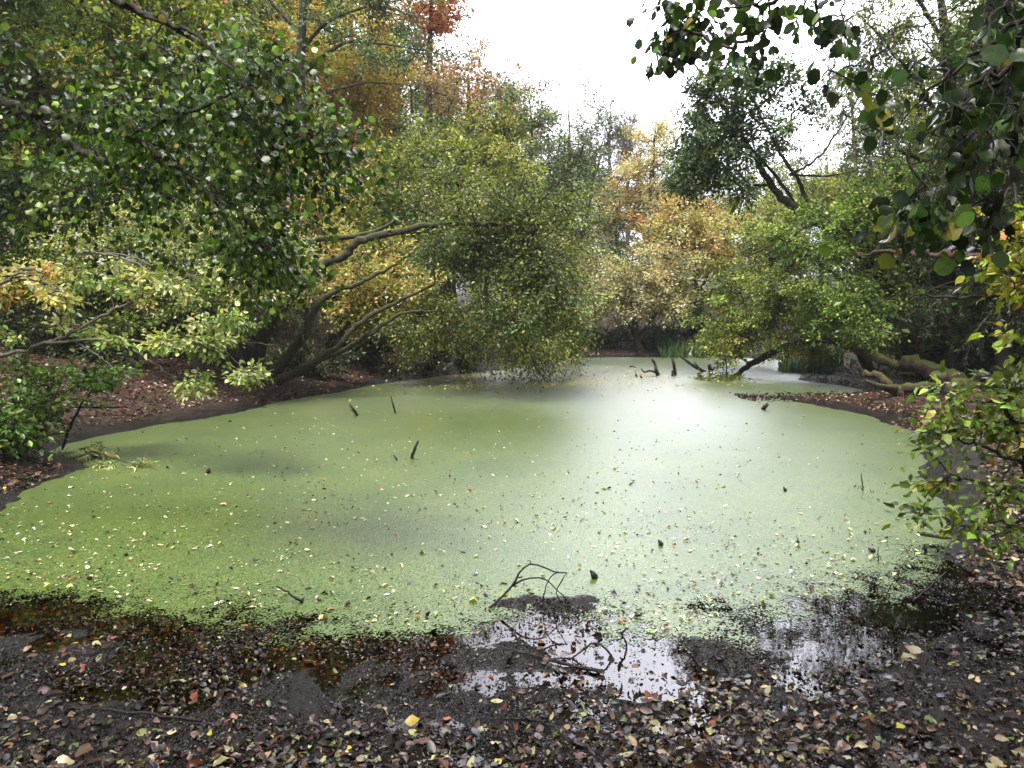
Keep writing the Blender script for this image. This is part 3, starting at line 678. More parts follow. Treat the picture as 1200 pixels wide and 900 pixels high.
T('maple_tree', 'orange and gold maple glowing behind the black limbs', 'tree', 420, 27, .25,
  [(418, 260, 27, .2), (415, 150, 27, .14), (412, 60, 27, .08), (410, -20, 27, .03)], [[(417, 200, 27, .07), (450, 120, 27, .03)], [(417, 200, 27, .07), (360, 110, 27, .03)]],
  [(405, 115, 25, 62, 55, 2, 130), (425, 190, 25, 50, 46, 1.8, 100), (360, 60, 27, 46, 60, 1.8, 46), (440, 40, 27, 40, 30, 1.5, 24), (340, 190, 26, 40, 50, 1.6, 34)],
  ORG + [(6, (.50, .27, .07)), (3, (.40, .36, .08)), (2, (.18, .22, .05)), (4, (.52, .38, .10))], leaf=.11, twigs=8, twl=.85, lpt=13, seed=109, spread=.30)
T('maple_tree', 'maple with scarlet top leaves at the edge of the sky', 'tree', 500, 30, .25,
  [(502, 250, 30, .2), (502, 120, 30, .14), (505, 20, 30, .08), (506, -60, 30, .03)], [],
  [(504, 8, 30, 34, 38, 1.5, 70), (500, -60, 30, 34, 40, 1.5, 30)], RED, leaf=.11, twigs=7, twl=.8, lpt=12, seed=110, spread=.3)
T('oak_tree', 'pinkish brown tree thinning against the sky', 'tree', 560, 29, .22,
  [(558, 260, 29, .17), (552, 160, 29, .12), (548, 90, 29, .05)], [[(555, 200, 29, .07), (600, 120, 29, .02)], [(555, 200, 29, .07), (500, 120, 29, .02)]],
  [(545, 125, 29, 54, 34, 2, 60), (515, 90, 29, 32, 34, 1.6, 30), (590, 110, 29, 38, 30, 1.6, 22), (560, 75, 29, 36, 22, 1.5, 10), (620, 140, 29, 26, 22, 1.4, 12)],
  PNK, leaf=.10, twigs=8, twl=.8, lpt=9, seed=111, spread=.3, updir=.6)
for k_, (px, d, tops, lab) in enumerate([
    (628, 27, [(625, 150, 40, 44, 46), (600, 120, 24, 30, 14), (640, 220, 40, 44, 40)], 'fine-twigged grey-green tree beside the pinkish brown one'),
    (672, 26, [(668, 185, 34, 56, 44), (690, 220, 34, 50, 36), (655, 260, 36, 40, 30), (700, 165, 16, 34, 10)], 'grey-green tree of thin upright stems, sky showing between them')]):
    T('alder_tree', lab, 'tree', px, d, .14, [(px, 280, d, .10), (px - 4, 200, d, .06), (px - 6, 120, d, .015)],
      [[(px, 330, d, .06), (px + 22, 220, d, .03), (px + 30, 130, d, .01)], [(px, 330, d, .06), (px - 26, 220, d, .03), (px - 30, 125, d, .01)]],
      [(a, b, d, rx, ry, 1.6, c) for (a, b, rx, ry, c) in tops], GRY, leaf=.085, twigs=8, twl=.7, lpt=8, seed=112 + k_, updir=.7, spread=.25,
      group=None)
for k_, (px, d, lab) in enumerate([(712, 36, 'leafless grey tree standing in front of the pale sky'), (735, 40, 'smaller leafless tree next to the tan one')]):
    T('bare_tree', lab, 'tree', px, d, .14, [(px, 260, d, .10), (px + 2, 180, d, .06), (px + 4, 118 + 18 * k_, d, .012)],
      [[(px, 300, d, .05), (px - 18, 200, d, .03), (px - 26, 130, d, .01)], [(px, 290, d, .05), (px + 14, 200, d, .03), (px + 20, 140, d, .01)]],
      [(px, 165 + 12 * k_, d, 34 - 10 * k_, 50, 1.6, 90), (px, 230, d, 30, 40, 1.6, 30)], GRY, leaf=.08, twigs=9, twl=1.1, lpt=1, bare=.7, seed=120 + k_, updir=1.1, wood=BARK_PALE, twr=.010, brad=.012)
T('tan_tree', 'tall tan-leaved tree rising at the far end of the pond', 'tree', 762, 32, .25,
  [(762, 280, 32, .18), (764, 200, 32, .10), (768, 150, 32, .03)], [[(762, 300, 32, .07), (735, 220, 32, .03)], [(762, 300, 32, .07), (790, 220, 32, .03)]],
  [(765, 195, 32, 28, 46, 2, 56), (740, 235, 32, 34, 40, 2, 44), (775, 240, 31.5, 44, 34, 1.8, 40), (712, 250, 31.5, 26, 32, 1.5, 20)], TAN, leaf=.11, twigs=8, twl=.8, lpt=11, seed=130, updir=.6, spread=.3)
T('orange_tree', 'broad orange-brown tree at the far end left of the leaning crown', 'tree', 815, 28, .2,
  [(815, 340, 28, .15), (812, 270, 28, .06)], [[(815, 350, 28, .07), (775, 290, 28, .03)], [(815, 350, 28, .07), (845, 290, 28, .03)]],
  [(808, 268, 28, 50, 32, 2, 80), (835, 290, 28, 28, 32, 1.6, 34), (770, 280, 27.6, 36, 26, 1.6, 38), (800, 320, 28, 44, 36, 1.6, 34)],
  [(4, (.40, .24, .10)), (3, (.42, .29, .13)), (3, (.22, .20, .06)), (1, (.42, .18, .07))], leaf=.10, twigs=8, twl=.75, lpt=13, seed=131, droop=.1, spread=.3)
T('sallow_tree', 'buff and olive sallow bush arching over the far bank', 'tree', 752, 26.2, .16,
  [(745, 390, 26.2, .12), (740, 340, 26, .08), (742, 300, 26, .03)], [[(748, 395, 26.2, .07), (790, 340, 26, .03)], [(748, 395, 26.2, .06), (710, 350, 26, .03)], [(748, 400, 26.2, .06), (775, 385, 25.5, .02)]],
  [(735, 330, 26, 52, 44, 1.8, 88), (780, 325, 26, 36, 46, 1.5, 62), (712, 350, 25.6, 34, 24, 1.3, 34), (775, 360, 25.6, 36, 20, 1.2, 20), (690, 320, 26.2, 20, 40, 1.3, 24)],
  [(4, (.34, .31, .17)), (3, (.40, .31, .18)), (2, (.20, .21, .09)), (2, (.42, .26, .14))], leaf=.085, twigs=8, twl=.75, lpt=14, droop=.12, seed=132, updir=.1, spread=.3)
T('green_shrub', 'dark green bush in shadow under the orange tree', 'shrub', 822, 27, .08, [(822, 380, 27, .05), (820, 350, 27, .02)], [],
  [(815, 375, 27, 36, 30, 1.2, 44), (842, 330, 27.5, 26, 30, 1.2, 24), (780, 395, 27, 34, 12, 1, 16), (705, 395, 27, 40, 14, 1, 18)], DG, leaf=.09, twigs=7, twl=.6, lpt=13, seed=133, spread=.3)
# -- right side
T('leaning_alder', 'dark tree leaning left into the open sky from the right bank', 'tree', 1075, 18, .20,
  [(1050, 350, 17.8, .17), (1010, 298, 17.6, .14), (975, 270, 17.5, .12), (930, 243, 17.3, .10), (905, 218, 17.2, .08), (870, 160, 17, .05), (838, 110, 16.9, .035), (803, 62, 16.8, .012)],
  [[(948, 256, 17.4, .07), (938, 215, 17.3, .045), (915, 180, 17.2, .035), (880, 110, 17.1, .02), (870, 75, 17, .008)], [(940, 250, 17.4, .05), (895, 190, 17.2, .035), (850, 160, 17, .025), (815, 150, 17, .01)],
   [(925, 205, 17.2, .035), (955, 188, 17, .025), (985, 150, 17, .02), (1012, 100, 17, .012), (1022, 70, 17, .005)], [(955, 262, 17.5, .045), (900, 290, 17, .03), (872, 300, 16.8, .012)],
   [(925, 205, 17.2, .03), (980, 205, 17, .02), (1030, 190, 17, .008)]],
  [(835, 175, 17, 44, 40, 1.2, 105), (850, 120, 17, 46, 40, 1.2, 70), (885, 105, 17, 40, 34, 1.1, 30), (905, 165, 17, 42, 26, 1, 22), (810, 205, 17, 28, 22, .9, 26), (860, 215, 17, 34, 14, .9, 16), (935, 130, 17, 26, 30, .8, 9)],
  [(4, (.035, .065, .03)), (3, (.055, .085, .035)), (1, (.10, .12, .04))], leaf=.075, twigs=8, twl=.55, lpt=11, seed=140, spread=.3, updir=.3, soft=.12)
T('green_tree', 'fresh green bushy tree on the right bank behind the fallen wood', 'tree', 1060, 16.5, .14,
  [(1050, 360, 16.4, .1), (1020, 300, 16.2, .06), (1000, 250, 16, .02)], [[(1050, 370, 16.4, .06), (960, 310, 16, .03)], [(1050, 360, 16.4, .06), (1085, 280, 16.4, .03)], [(1052, 380, 16.4, .05), (980, 360, 15.8, .02)]],
  [(1000, 270, 16, 70, 44, 1.4, 88), (1060, 300, 15.8, 56, 46, 1.2, 70), (945, 300, 16.4, 52, 46, 1.3, 48), (980, 350, 15.6, 60, 34, 1.1, 50), (1050, 360, 15.4, 46, 30, 1, 34), (1000, 385, 15.3, 40, 20, .8, 18)],
  [(4, (.08, .13, .025)), (3, (.13, .19, .035)), (2, (.19, .24, .05)), (2, (.045, .07, .018))], leaf=.065, twigs=8, twl=.6, lpt=13, flat=.35, seed=141, spread=.3)
T('olive_tree_row', 'olive green trees closing the view right of the orange one', 'tree', 905, 25, .16,
  [(905, 330, 25, .12), (910, 260, 25, .05)], [[(905, 330, 25, .06), (960, 250, 25, .02)]],
  [(900, 290, 25, 44, 50, 1.6, 70), (945, 240, 26, 46, 32, 1.6, 44), (990, 225, 26, 40, 24, 1.6, 34), (870, 330, 24.6, 30, 40, 1.3, 36)], OLV, leaf=.09, twigs=8, twl=.75, lpt=13, seed=142, spread=.3)
T('water_willow', 'low willow on the right whose limb dips into the duckweed', 'tree', 1025, 17.2, .12,
  [(1000, 402, 17.3, .12), (965, 396, 17.5, .10), (935, 402, 17.7, .09), (900, 416, 17.9, .085), (878, 428, 18, .07), (859, 443, 18.1, .05)],
  [[(935, 402, 17.7, .05), (905, 390, 17.6, .035), (880, 370, 17.5, .02), (862, 330, 17.5, .01)], [(965, 396, 17.5, .05), (940, 360, 17.4, .03), (900, 330, 17.4, .012)], [(880, 428, 18, .04), (858, 408, 18, .03), (845, 385, 18, .012)]],
  [(880, 375, 17.6, 44, 26, .9, 60), (915, 350, 17.4, 50, 34, 1.0, 60), (850, 350, 18, 24, 40, .8, 26), (850, 405, 17.6, 22, 20, .6, 26), (960, 375, 17, 40, 28, .8, 34), (930, 410, 17.2, 22, 12, .5, 10), (852, 448, 17.4, 20, 8, .4, 6)],
  [(4, (.12, .15, .03)), (3, (.17, .21, .04)), (2, (.08, .11, .025)), (1, (.28, .18, .08))], leaf=.065, twigs=8, twl=.5, lpt=14, droop=.25, seed=143, spread=.3)
T('birch_tree', 'airy tall tree with hanging sprays over the sky at the upper right', 'tree', 1150, 16, .22,
  [(1135, 300, 16, .18), (1120, 180, 16, .14), (1110, 60, 16, .10), (1095, -60, 16, .05)],
  [[(1118, 170, 16, .07), (1070, 90, 15.6, .04), (1010, 20, 15.2, .015)], [(1120, 200, 16, .06), (1060, 180, 15.6, .03), (1000, 150, 15.3, .01)], [(1112, 90, 16, .07), (1160, 10, 15.6, .03)], [(1113, 60, 16, .06), (1060, -20, 15.6, .03), (1000, -40, 15.4, .01)]],
  [(1010, 40, 15.4, 40, 46, 1, 28), (1060, 30, 15.6, 50, 60, 1.2, 50), (1130, 40, 15.8, 70, 60, 1.4, 66), (1010, 120, 15.3, 44, 44, 1, 26), (1075, 130, 15.6, 50, 44, 1, 34), (1080, -80, 16, 120, 70, 1.6, 70), (1015, 180, 15.5, 22, 22, .8, 6), (1185, 110, 16, 40, 60, 1.2, 30)],
  [(4, (.07, .10, .035)), (3, (.11, .14, .05)), (1, (.18, .18, .06)), (.25, (.40, .22, .06))], leaf=.06, twigs=9, twl=.8, lpt=9, droop=.75, seed=144, spread=.2, updir=-.1, soft=.15, bare=.25)
T('bare_tree', 'lilac-grey leafless twigs between hanging leaves and open sky', 'tree', 1010, 30, .16, [(1006, 240, 30, .10), (1000, 150, 30, .06), (995, 60, 30, .015)], [],
  [(985, 95, 30, 26, 40, 1.3, 40), (1000, 160, 30, 26, 34, 1.3, 14)], GRY, leaf=.08, twigs=9, twl=1.0, lpt=1, bare=.8, seed=145, wood=BARK_PALE, twr=.009, updir=.8)
# conifers: dark drooping boughs off a straight trunk
def conifer(px, d, toppx, r, label, seed, spreadm=2.4, z0=1.0):
    rng = np.random.default_rng(seed); b = base_at(px, d); top = P(*toppx, d)
    root = empty('conifer_tree', b); tag(root, label, 'tree'); off = np.array(b)
    Wd = Wood(); l = smooth_line([(*b, r), (*((np.array(b) + top) / 2), r * .7), (*top, r * .2)], 20, rng, .01); Wd.add(l[None, :, :3], l[None, :, 3], 9, .08, rng)
    H = top[2] - b[2]; nb = 110; hz = z0 + (H - z0) * rng.random(nb); an = rng.uniform(0, 6.283, nb); ln = spreadm * (1 - hz / H * .75) * rng.uniform(.6, 1.1, nb)
    t = np.linspace(0, 1, 8); cx = np.array(b)[0] + (top[0] - b[0]) * hz / H; cy = np.full(nb, b[1])
    BPt = np.stack([cx[:, None] + np.cos(an)[:, None] * ln[:, None] * t, cy[:, None] + np.sin(an)[:, None] * ln[:, None] * t,
                    (b[2] + hz)[:, None] + ln[:, None] * (.12 * t - .55 * t ** 2)], -1)
    Wd.add(BPt, np.linspace(.035, .006, 8)[None] * np.ones((nb, 1)), 4)
    # hanging side shoots
    ns = 26; bi = np.repeat(np.arange(nb), ns); tt = rng.uniform(.2, 1, nb * ns); k = np.clip((tt * 7).astype(int), 0, 6); f = (tt * 7 - k)[:, None]
    s0 = BPt[bi, k] * (1 - f) + BPt[bi, k + 1] * f; sl = rng.uniform(.2, .65, nb * ns)
    sdn = rng.normal(size=(nb * ns, 3)) * [.45, .45, .1] + [0, 0, -1.0]; sdn = unit(sdn)
    SPt = s0[:, None] + sdn[:, None] * sl[:, None, None] * np.linspace(0, 1, 3)[None, :, None]; SPt[..., 2] = np.maximum(SPt[..., 2], b[2] + .2)
    Wd.add(SPt, np.linspace(.004, .002, 3)[None] * np.ones((nb * ns, 1)), 3)
    Wd.build('trunk', BARK, root, off)
    nl = 20; si = np.repeat(np.arange(nb * ns), nl); q = rng.random(nb * ns * nl)[:, None]
    p = SPt[si, 0] * (1 - q) + SPt[si, 2] * q; dr = rng.normal(size=(len(p), 3)) + sdn[si] * 1.3
    V, F, nf = leaves(p - off, unit(dr), unit(rng.normal(size=(len(p), 3)) + [0, 0, .5]), rng.uniform(.05, .10, len(p)), 'slim', rng, 0)
    col = pick_cols([(4, (.03, .05, .022)), (3, (.05, .075, .03)), (1, (.09, .11, .04)), (.3, (.16, .08, .04))], len(p), rng, bi[si])
    new_mesh('crown', V, F, 4, np.repeat(col, nf, 0), LEAF, False, root)
conifer(1178, 13, (1200, -60), .15, 'dark spruce with drooping boughs at the right edge', 150)
conifer(1125, 15.5, (1120, 160), .16, 'smaller drooping spruce left of the bigger one', 151, 2.0, .6)
T('slim_tree', 'slim bare trunk leaning left on the right bank', 'tree', 1122, 14.6, .075,
  [(1116, 400, 14.6, .07), (1105, 375, 14.6, .06), (1092, 345, 14.6, .05), (1082, 300, 14.6, .035), (1070, 240, 14.6, .02)], [[(1100, 362, 14.6, .025), (1130, 335, 14.5, .015), (1160, 318, 14.3, .006)]],
  [(1065, 225, 14.6, 34, 34, .8, 30), (1100, 240, 14.4, 30, 30, .8, 16)], MG, leaf=.06, twigs=6, twl=.5, lpt=9, seed=152, wood=BARK_MOSS)
# snapped branch and long thin bough reaching in from the right edge
def branch(name, label, pts, mat, seed, blobs=None, pal=None, cat='branch', **kw):
    rng = np.random.default_rng(seed); b = np.array(P(*pts[0][:3])); root = empty(name, b); tag(root, label, cat)
    Wd = Wood(); l = smooth_line(LB(*pts), 26, rng, .006); Wd.add(l[None, :, :3], l[None, :, 3], 8, .12, rng, True); Wd.build('limb', mat, root, b)
    return root

# -- undergrowth on the banks
def shrub(px, py, d, rx, ry, n, pal, label, seed, leaf=.07, name='shrub', cat='shrub', dr=.6, droop=.2, **kw):
    b = base_at(px, d, 0); zc = P(px, py, d)[2]
    top = (b[0], b[1], max(zc, b[2] + .25), .012)
    return plant(name, label, cat, b, [[(b[0], b[1], b[2] - .05, .03), (b[0] + .05, b[1], (b[2] + top[2]) / 2, .02), top]],
                 [((b[0], d, max(zc, b[2] + ry * d / FPX * .5)), (rx * d / FPX, dr, ry * d / FPX), n)], pal, leaf=leaf, twigs=7, twl=.35, lpt=12, droop=droop, seed=seed, minz=b[2] + .02, spread=.3, brad=.006, **kw)
HOLLOW_SHADE = [(4, (.018, .028, .010)), (3, (.03, .042, .014)), (1, (.05, .035, .02))]  # near-black leaf colours: the shade of the hollows put into the bushes
sh = [(250, 400, 15.6, 60, 26, 36, HOLLOW_SHADE, 'bush coloured dark for shade on the slope between the pale beech and the arching stems'),
      (110, 425, 14.2, 50, 16, 24, HOLLOW_SHADE, 'low bush coloured dark for shade just above the left bank litter'),
      (760, 400, 27.4, 60, 14, 40, HOLLOW_SHADE, 'dark hollow growth right under the buff sallow bush'),
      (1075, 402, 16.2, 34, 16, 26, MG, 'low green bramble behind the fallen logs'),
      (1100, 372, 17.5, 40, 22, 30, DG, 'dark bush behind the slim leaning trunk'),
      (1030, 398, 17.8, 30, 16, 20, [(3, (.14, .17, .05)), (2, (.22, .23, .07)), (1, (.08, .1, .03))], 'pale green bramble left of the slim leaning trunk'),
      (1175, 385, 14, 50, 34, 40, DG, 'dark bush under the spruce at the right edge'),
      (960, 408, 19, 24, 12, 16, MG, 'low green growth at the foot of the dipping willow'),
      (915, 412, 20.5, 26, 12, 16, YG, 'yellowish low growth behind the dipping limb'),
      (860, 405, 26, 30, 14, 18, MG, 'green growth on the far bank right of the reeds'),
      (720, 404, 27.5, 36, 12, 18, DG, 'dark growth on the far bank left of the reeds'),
      (440, 400, 18.5, 70, 26, 46, HOLLOW_SHADE, 'thicket coloured dark for shade behind the arching tree stems'),
      (540, 410, 19.4, 50, 20, 30, HOLLOW_SHADE, 'thicket coloured dark for shade under the willow skirt'),
      (180, 405, 16, 70, 26, 40, HOLLOW_SHADE, 'thicket coloured dark for shade on the slope behind the left beech'),
      (350, 425, 15.6, 60, 22, 34, HOLLOW_SHADE, 'clump coloured dark for shade at the foot of the arching stems'),
      (40, 390, 14, 70, 30, 46, HOLLOW_SHADE, 'bush coloured dark for shade on the slope at the left edge'),
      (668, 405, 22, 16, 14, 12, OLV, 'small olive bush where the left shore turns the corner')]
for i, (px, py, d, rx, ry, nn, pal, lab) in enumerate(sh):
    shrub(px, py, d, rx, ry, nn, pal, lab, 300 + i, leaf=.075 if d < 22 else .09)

# -- far woodland: every tree its own object, copied from four grown ones
def proto(name, label, pal, seed, H=11, W_=3.2, lp=12):
    l = [[(0, 0, -.2, .26), (.15, 0, H * .3, .2), (-.1, .1, H * .65, .12), (0, 0, H * .95, .03)]]
    for k in range(5):
        a = k * 1.3 + seed; z = H * (.28 + .1 * k); l.append([(0, 0, z, .08), (math.cos(a) * W_ * .45, math.sin(a) * W_ * .45, z + .9, .05), (math.cos(a) * W_ * .8, math.sin(a) * W_ * .8, z + 1.6, .02)])
    return plant(name, label, 'tree', (0, 0, 0), l, [((0, 0, H * .62), (W_, W_, H * .36), 190), ((0, 0, H * .3), (W_ * 1.05, W_ * 1.05, H * .22), 90)], pal, leaf=.15, twigs=8, twl=1.0, lpt=lp, seed=seed, spread=.3)
def copy_tree(o, loc, rz, s, label, group):
    c = o.copy(); C.objects.link(c); c.location = loc; c.rotation_euler = (0, 0, rz); c.scale = (s, s, s * 1.0); c['label'] = label; c['group'] = group
    for ch in o.children:
        k = ch.copy(); C.objects.link(k); k.parent = c
    return c
GRP = 'woodland trees far behind the pond'
pr1 = proto('woodland_tree', 'x', DG, 201); pr2 = proto('woodland_tree', 'x', OLV, 202); pr3 = proto('woodland_tree', 'x', MG, 203); pr4 = proto('woodland_tree', 'x', GRY, 204, lp=9)
far = [  # bearing px, distance, scale, prototype, where
    (-60, 21, 1.15, 1, 'green tree past the left edge of the view'), (30, 25, 1.3, 3, 'green tree behind the upper left beech'), (110, 29, 1.35, 1, 'dark tree deep in the wood at the far left'),
    (200, 26, 1.25, 2, 'olive tree deep in the wood behind the upper left beech'), (270, 31, 1.5, 1, 'dark tree in the wood left of the blue-green one'), (345, 34, 1.5, 3, 'green tree hidden behind the gold maple'),
    (300, 31, 1.0, 1, 'dark tree behind the low pale beech'), (440, 37, 1.35, 4, 'grey tree behind the gold maple'), (180, 20, .7, 1, 'dark lower tree behind the left bank'),
    (530, 36, 1.05, 2, 'olive tree behind the pinkish brown one'), (600, 36, .92, 4, 'grey tree behind the fine-twigged one'), (660, 38, .82, 1, 'dark tree beneath the thin upright stems'), (490, 24, .62, 1, 'dark tree beneath the olive willow'),
    (720, 42, .66, 2, 'olive tree behind the bare trees'), (790, 44, .78, 1, 'dark tree behind the tall tan one'), (850, 40, .62, 2, 'olive tree behind the orange one'), (900, 42, .72, 3, 'green tree behind the leaning crown'),
    (960, 38, .72, 2, 'olive tree low against the sky on the right'), (1030, 34, .76, 4, 'grey tree behind the hanging sprays'), (1040, 22, .52, 1, 'dark tree behind the fresh green one'), (1100, 28, .95, 1, 'dark tree behind the smaller spruce'),
    (1180, 24, 1.05, 1, 'dark tree behind the bigger spruce'), (1270, 20, 1.1, 3, 'green tree past the right edge of the view'), (-180, 15, 1.1, 1, 'dark tree beside the left bank, mostly out of view'),
    (1330, 13, .9, 1, 'dark tree beside the right bank, mostly out of view'), (60, 19, .75, 3, 'green tree behind the two dark trunks')]
shade_trees = [(-5.5, -4.5, 1.0, 1, 'added shade tree behind the viewpoint on the left, out of view'), (1.0, -6.0, 1.1, 3, 'added shade tree directly behind the viewpoint, out of view'),  # unseen trees added to shade the near mud and overhanging leaves
             (6.5, -3.5, 1.0, 2, 'added shade tree behind the viewpoint on the right, out of view'), (-10.5, 3.5, .95, 3, 'added shade tree left of the viewpoint, out of view'), (10.0, 4.0, .9, 1, 'added shade tree right of the viewpoint, out of view')]
protos = {1: pr1, 2: pr2, 3: pr3, 4: pr4}; used = set(); rr_ = np.random.default_rng(9)
for (px, d, s, k, lab) in far:
    x = float(P(px, 400, d)[0]); loc = (x, d, gz(x, d)); rz = float(rr_.uniform(0, 6.28))
    if k not in used:
        used.add(k); o = protos[k]; o.location = loc; o.rotation_euler = (0, 0, rz); o.scale = (s, s, s); o['label'] = lab; o['group'] = GRP
    else: copy_tree(protos[k], loc, rz, s, lab, GRP)

for (x, y, s, k, lab) in shade_trees:
    copy_tree(protos[k], (x, y, gz(x, y)), float(rr_.uniform(0, 6.28)), s, lab, 'shade trees added behind and beside the viewpoint')

# ================================================================== FOREGROUND BRANCHES
def fg(name, label, limbs, blobs, pal, base=None, cat='tree', **kw):
    b = base if base is not None else limbs[0][0][:3]
    return plant(name, label, cat, b, limbs, blobs, pal, **kw)
# left alder: trunk stands just outside the view, its limb reaches over the bank
bx, by = -5.2, 4.2
fg('overhanging_alder', 'dark alder limb hung with round glossy leaves across the upper left', 
   [[(bx, by, gz(bx, by) - .1, .17), (-5.1, 4.3, 1.5, .14), (-4.6, 4.4, 2.6, .10), (-3.7, 4.6, 3.15, .07)] + LB((0, 122, 4.6, .045), (32, 133, 4.6, .04), (60, 155, 4.6, .032), (92, 176, 4.55, .026), (140, 200, 4.5, .02), (205, 236, 4.4, .008)),
    LB((28, 131, 4.6, .03), (75, 136, 4.5, .022), (150, 158, 4.4, .018), (200, 190, 4.3, .012), (260, 225, 4.2, .006)),
    LB((-160, 60, 4.7, .05), (0, -60, 4.5, .035), (130, 0, 4.3, .022), (220, 35, 4.2, .012), (300, 110, 4.1, .006)),
    LB((150, 158, 4.4, .012), (240, 125, 4.2, .009), (320, 82, 4.1, .004)),
    LB((200, 190, 4.3, .01), (270, 230, 4.2, .008), (310, 290, 4.1, .004)),
    LB((130, 0, 4.3, .015), (250, 60, 4.2, .01), (350, 150, 4.1, .004))],
   [BB(305, 155, 4.2, 84, 54, .6, 18), BB(278, 235, 4.2, 50, 42, .5, 13), BB(190, 175, 4.4, 90, 42, .4, 16), BB(60, 120, 4.6, 70, 34, .4, 7), BB(308, 290, 4.15, 18, 22, .2, 7), BB(200, 70, 4.3, 80, 50, .4, 6), BB(310, 85, 4.1, 34, 24, .25, 7), BB(120, 225, 4.4, 50, 22, .3, 5), BB(365, 170, 4.1, 22, 34, .2, 8), BB(20, 70, 4.6, 60, 40, .4, 2), BB(110, 130, 4.5, 70, 40, .4, 4), BB(230, 130, 4.3, 60, 30, .4, 7)],
   FGL, leaf=.036, kind='round', soft=.8, twigs=7, twl=.36, lpt=11, seed=401, leafm=LEAF_NEAR, twr=.002, brad=.0022, spread=.38, updir=0, droop=.35, hang=.7, sides=9)
# right foreground tree (trunk outside the view) with big rounded leaves against the sky
bx, by = 2.9, 1.4
HZ = [(4, (.018, .036, .014)), (3, (.030, .060, .014)), (2.4, (.07, .13, .02)), (.3, (.20, .19, .04))]
fg('overhanging_hazel', 'big round dark leaves hanging from the upper right against the sky',
   [[(bx, by, gz(bx, by) - .1, .13), (2.8, 1.5, 1.6, .11), (2.5, 1.7, 2.7, .07), (1.9, 2.1, 3.4, .03)] + LB((1040, -110, 2.7, .014), (960, -30, 2.8, .008), (850, 15, 2.9, .003)),
    [(2.6, 1.6, 2.6, .04), (2.1, 1.9, 2.6, .022)] + LB((1190, 70, 2.3, .009), (1120, 130, 2.3, .006), (1060, 180, 2.3, .002)),
    LB((1230, -40, 2.3, .008), (1165, 20, 2.25, .004), (1163, 130, 2.2, .003), (1162, 240, 2.2, .0015)),
    LB((1220, 10, 2.3, .010), (1120, 80, 2.35, .005), (1050, 150, 2.4, .002)),
    LB((1000, -60, 2.7, .006), (985, 20, 2.7, .003), (968, 95, 2.7, .0015))],
   [BB(812, 20, 3.9, 56, 24, .20, 22), BB(900, 5, 3.3, 70, 22, .2, 13), BB(790, 48, 3.9, 26, 18, .15, 8), BB(860, 50, 3.6, 40, 16, .15, 5), BB(1130, 160, 2.3, 55, 60, .25, 13), BB(1170, 60, 2.4, 50, 60, .25, 13), BB(1080, 225, 2.3, 34, 26, .12, 6), BB(1150, 235, 2.3, 44, 40, .12, 7), BB(975, 30, 2.9, 34, 30, .15, 5), BB(1050, 100, 2.6, 24, 40, .2, 4)],
   HZ, leaf=.050, kind='round', soft=.6, twigs=3, twl=.17, lpt=3, seed=402, leafm=LEAF_NEAR, twr=.0014, brad=.0013, spread=.4, updir=-.2, droop=.5, hang=1.0, sides=8)
# small pair of dead leaves on a thread-thin twig in the sky gap
fg('hanging_twig', 'thin twig with two dark round leaves alone in the sky gap', [LB((1000, 55, 3.0, .003), (985, 62, 3, .0025), (974, 80, 3.0, .002), (968, 101, 3.0, .0012))], [BB(966, 110, 3.0, 3, 3, .01, 1)],
   [(1, (.03, .03, .03))], leaf=.055, kind='round', twigs=1, twl=.03, lpt=2, seed=403, leafm=LEAF_NEAR, twr=.001, cat='twig', crown_name='leaf_pair', trunk_name='stem', hang=1.5)
# yellowing spray at mid right
YS = [(4, (.34, .34, .05)), (3, (.20, .28, .05)), (2, (.46, .34, .06)), (1, (.45, .22, .06))]
bx, by = 3.35, 3.6
fg('yellow_sapling', 'yellowing leafy sprays poking in at the right edge', 
   [[(bx, by, gz(bx, by) - .05, .03), (3.2, 3.6, 1.0, .024), (2.9, 3.6, 1.8, .018), (2.7, 3.6, 2.2, .012)] + LB((1225, 262, 3.5, .008), (1180, 275, 3.4, .005), (1150, 300, 3.3, .002)),
    [(3.1, 3.6, 1.2, .016)] + LB((1240, 360, 3.5, .012), (1190, 345, 3.5, .009), (1120, 350, 3.5, .007), (1060, 342, 3.5, .003)), LB((1230, 330, 3.4, .006), (1190, 330, 3.3, .003), (1160, 340, 3.3, .0015))],
   [BB(1180, 280, 3.4, 28, 22, .15, 9), BB(1195, 330, 3.4, 22, 30, .15, 7), BB(1170, 312, 3.4, 18, 12, .1, 3), BB(1190, 380, 3.4, 16, 14, .1, 2)],
   YS, leaf=.055, kind='ovate', twigs=4, twl=.13, lpt=4, seed=404, leafm=LEAF_NEAR, twr=.0014, brad=.0014, spread=.35, flat=.3)
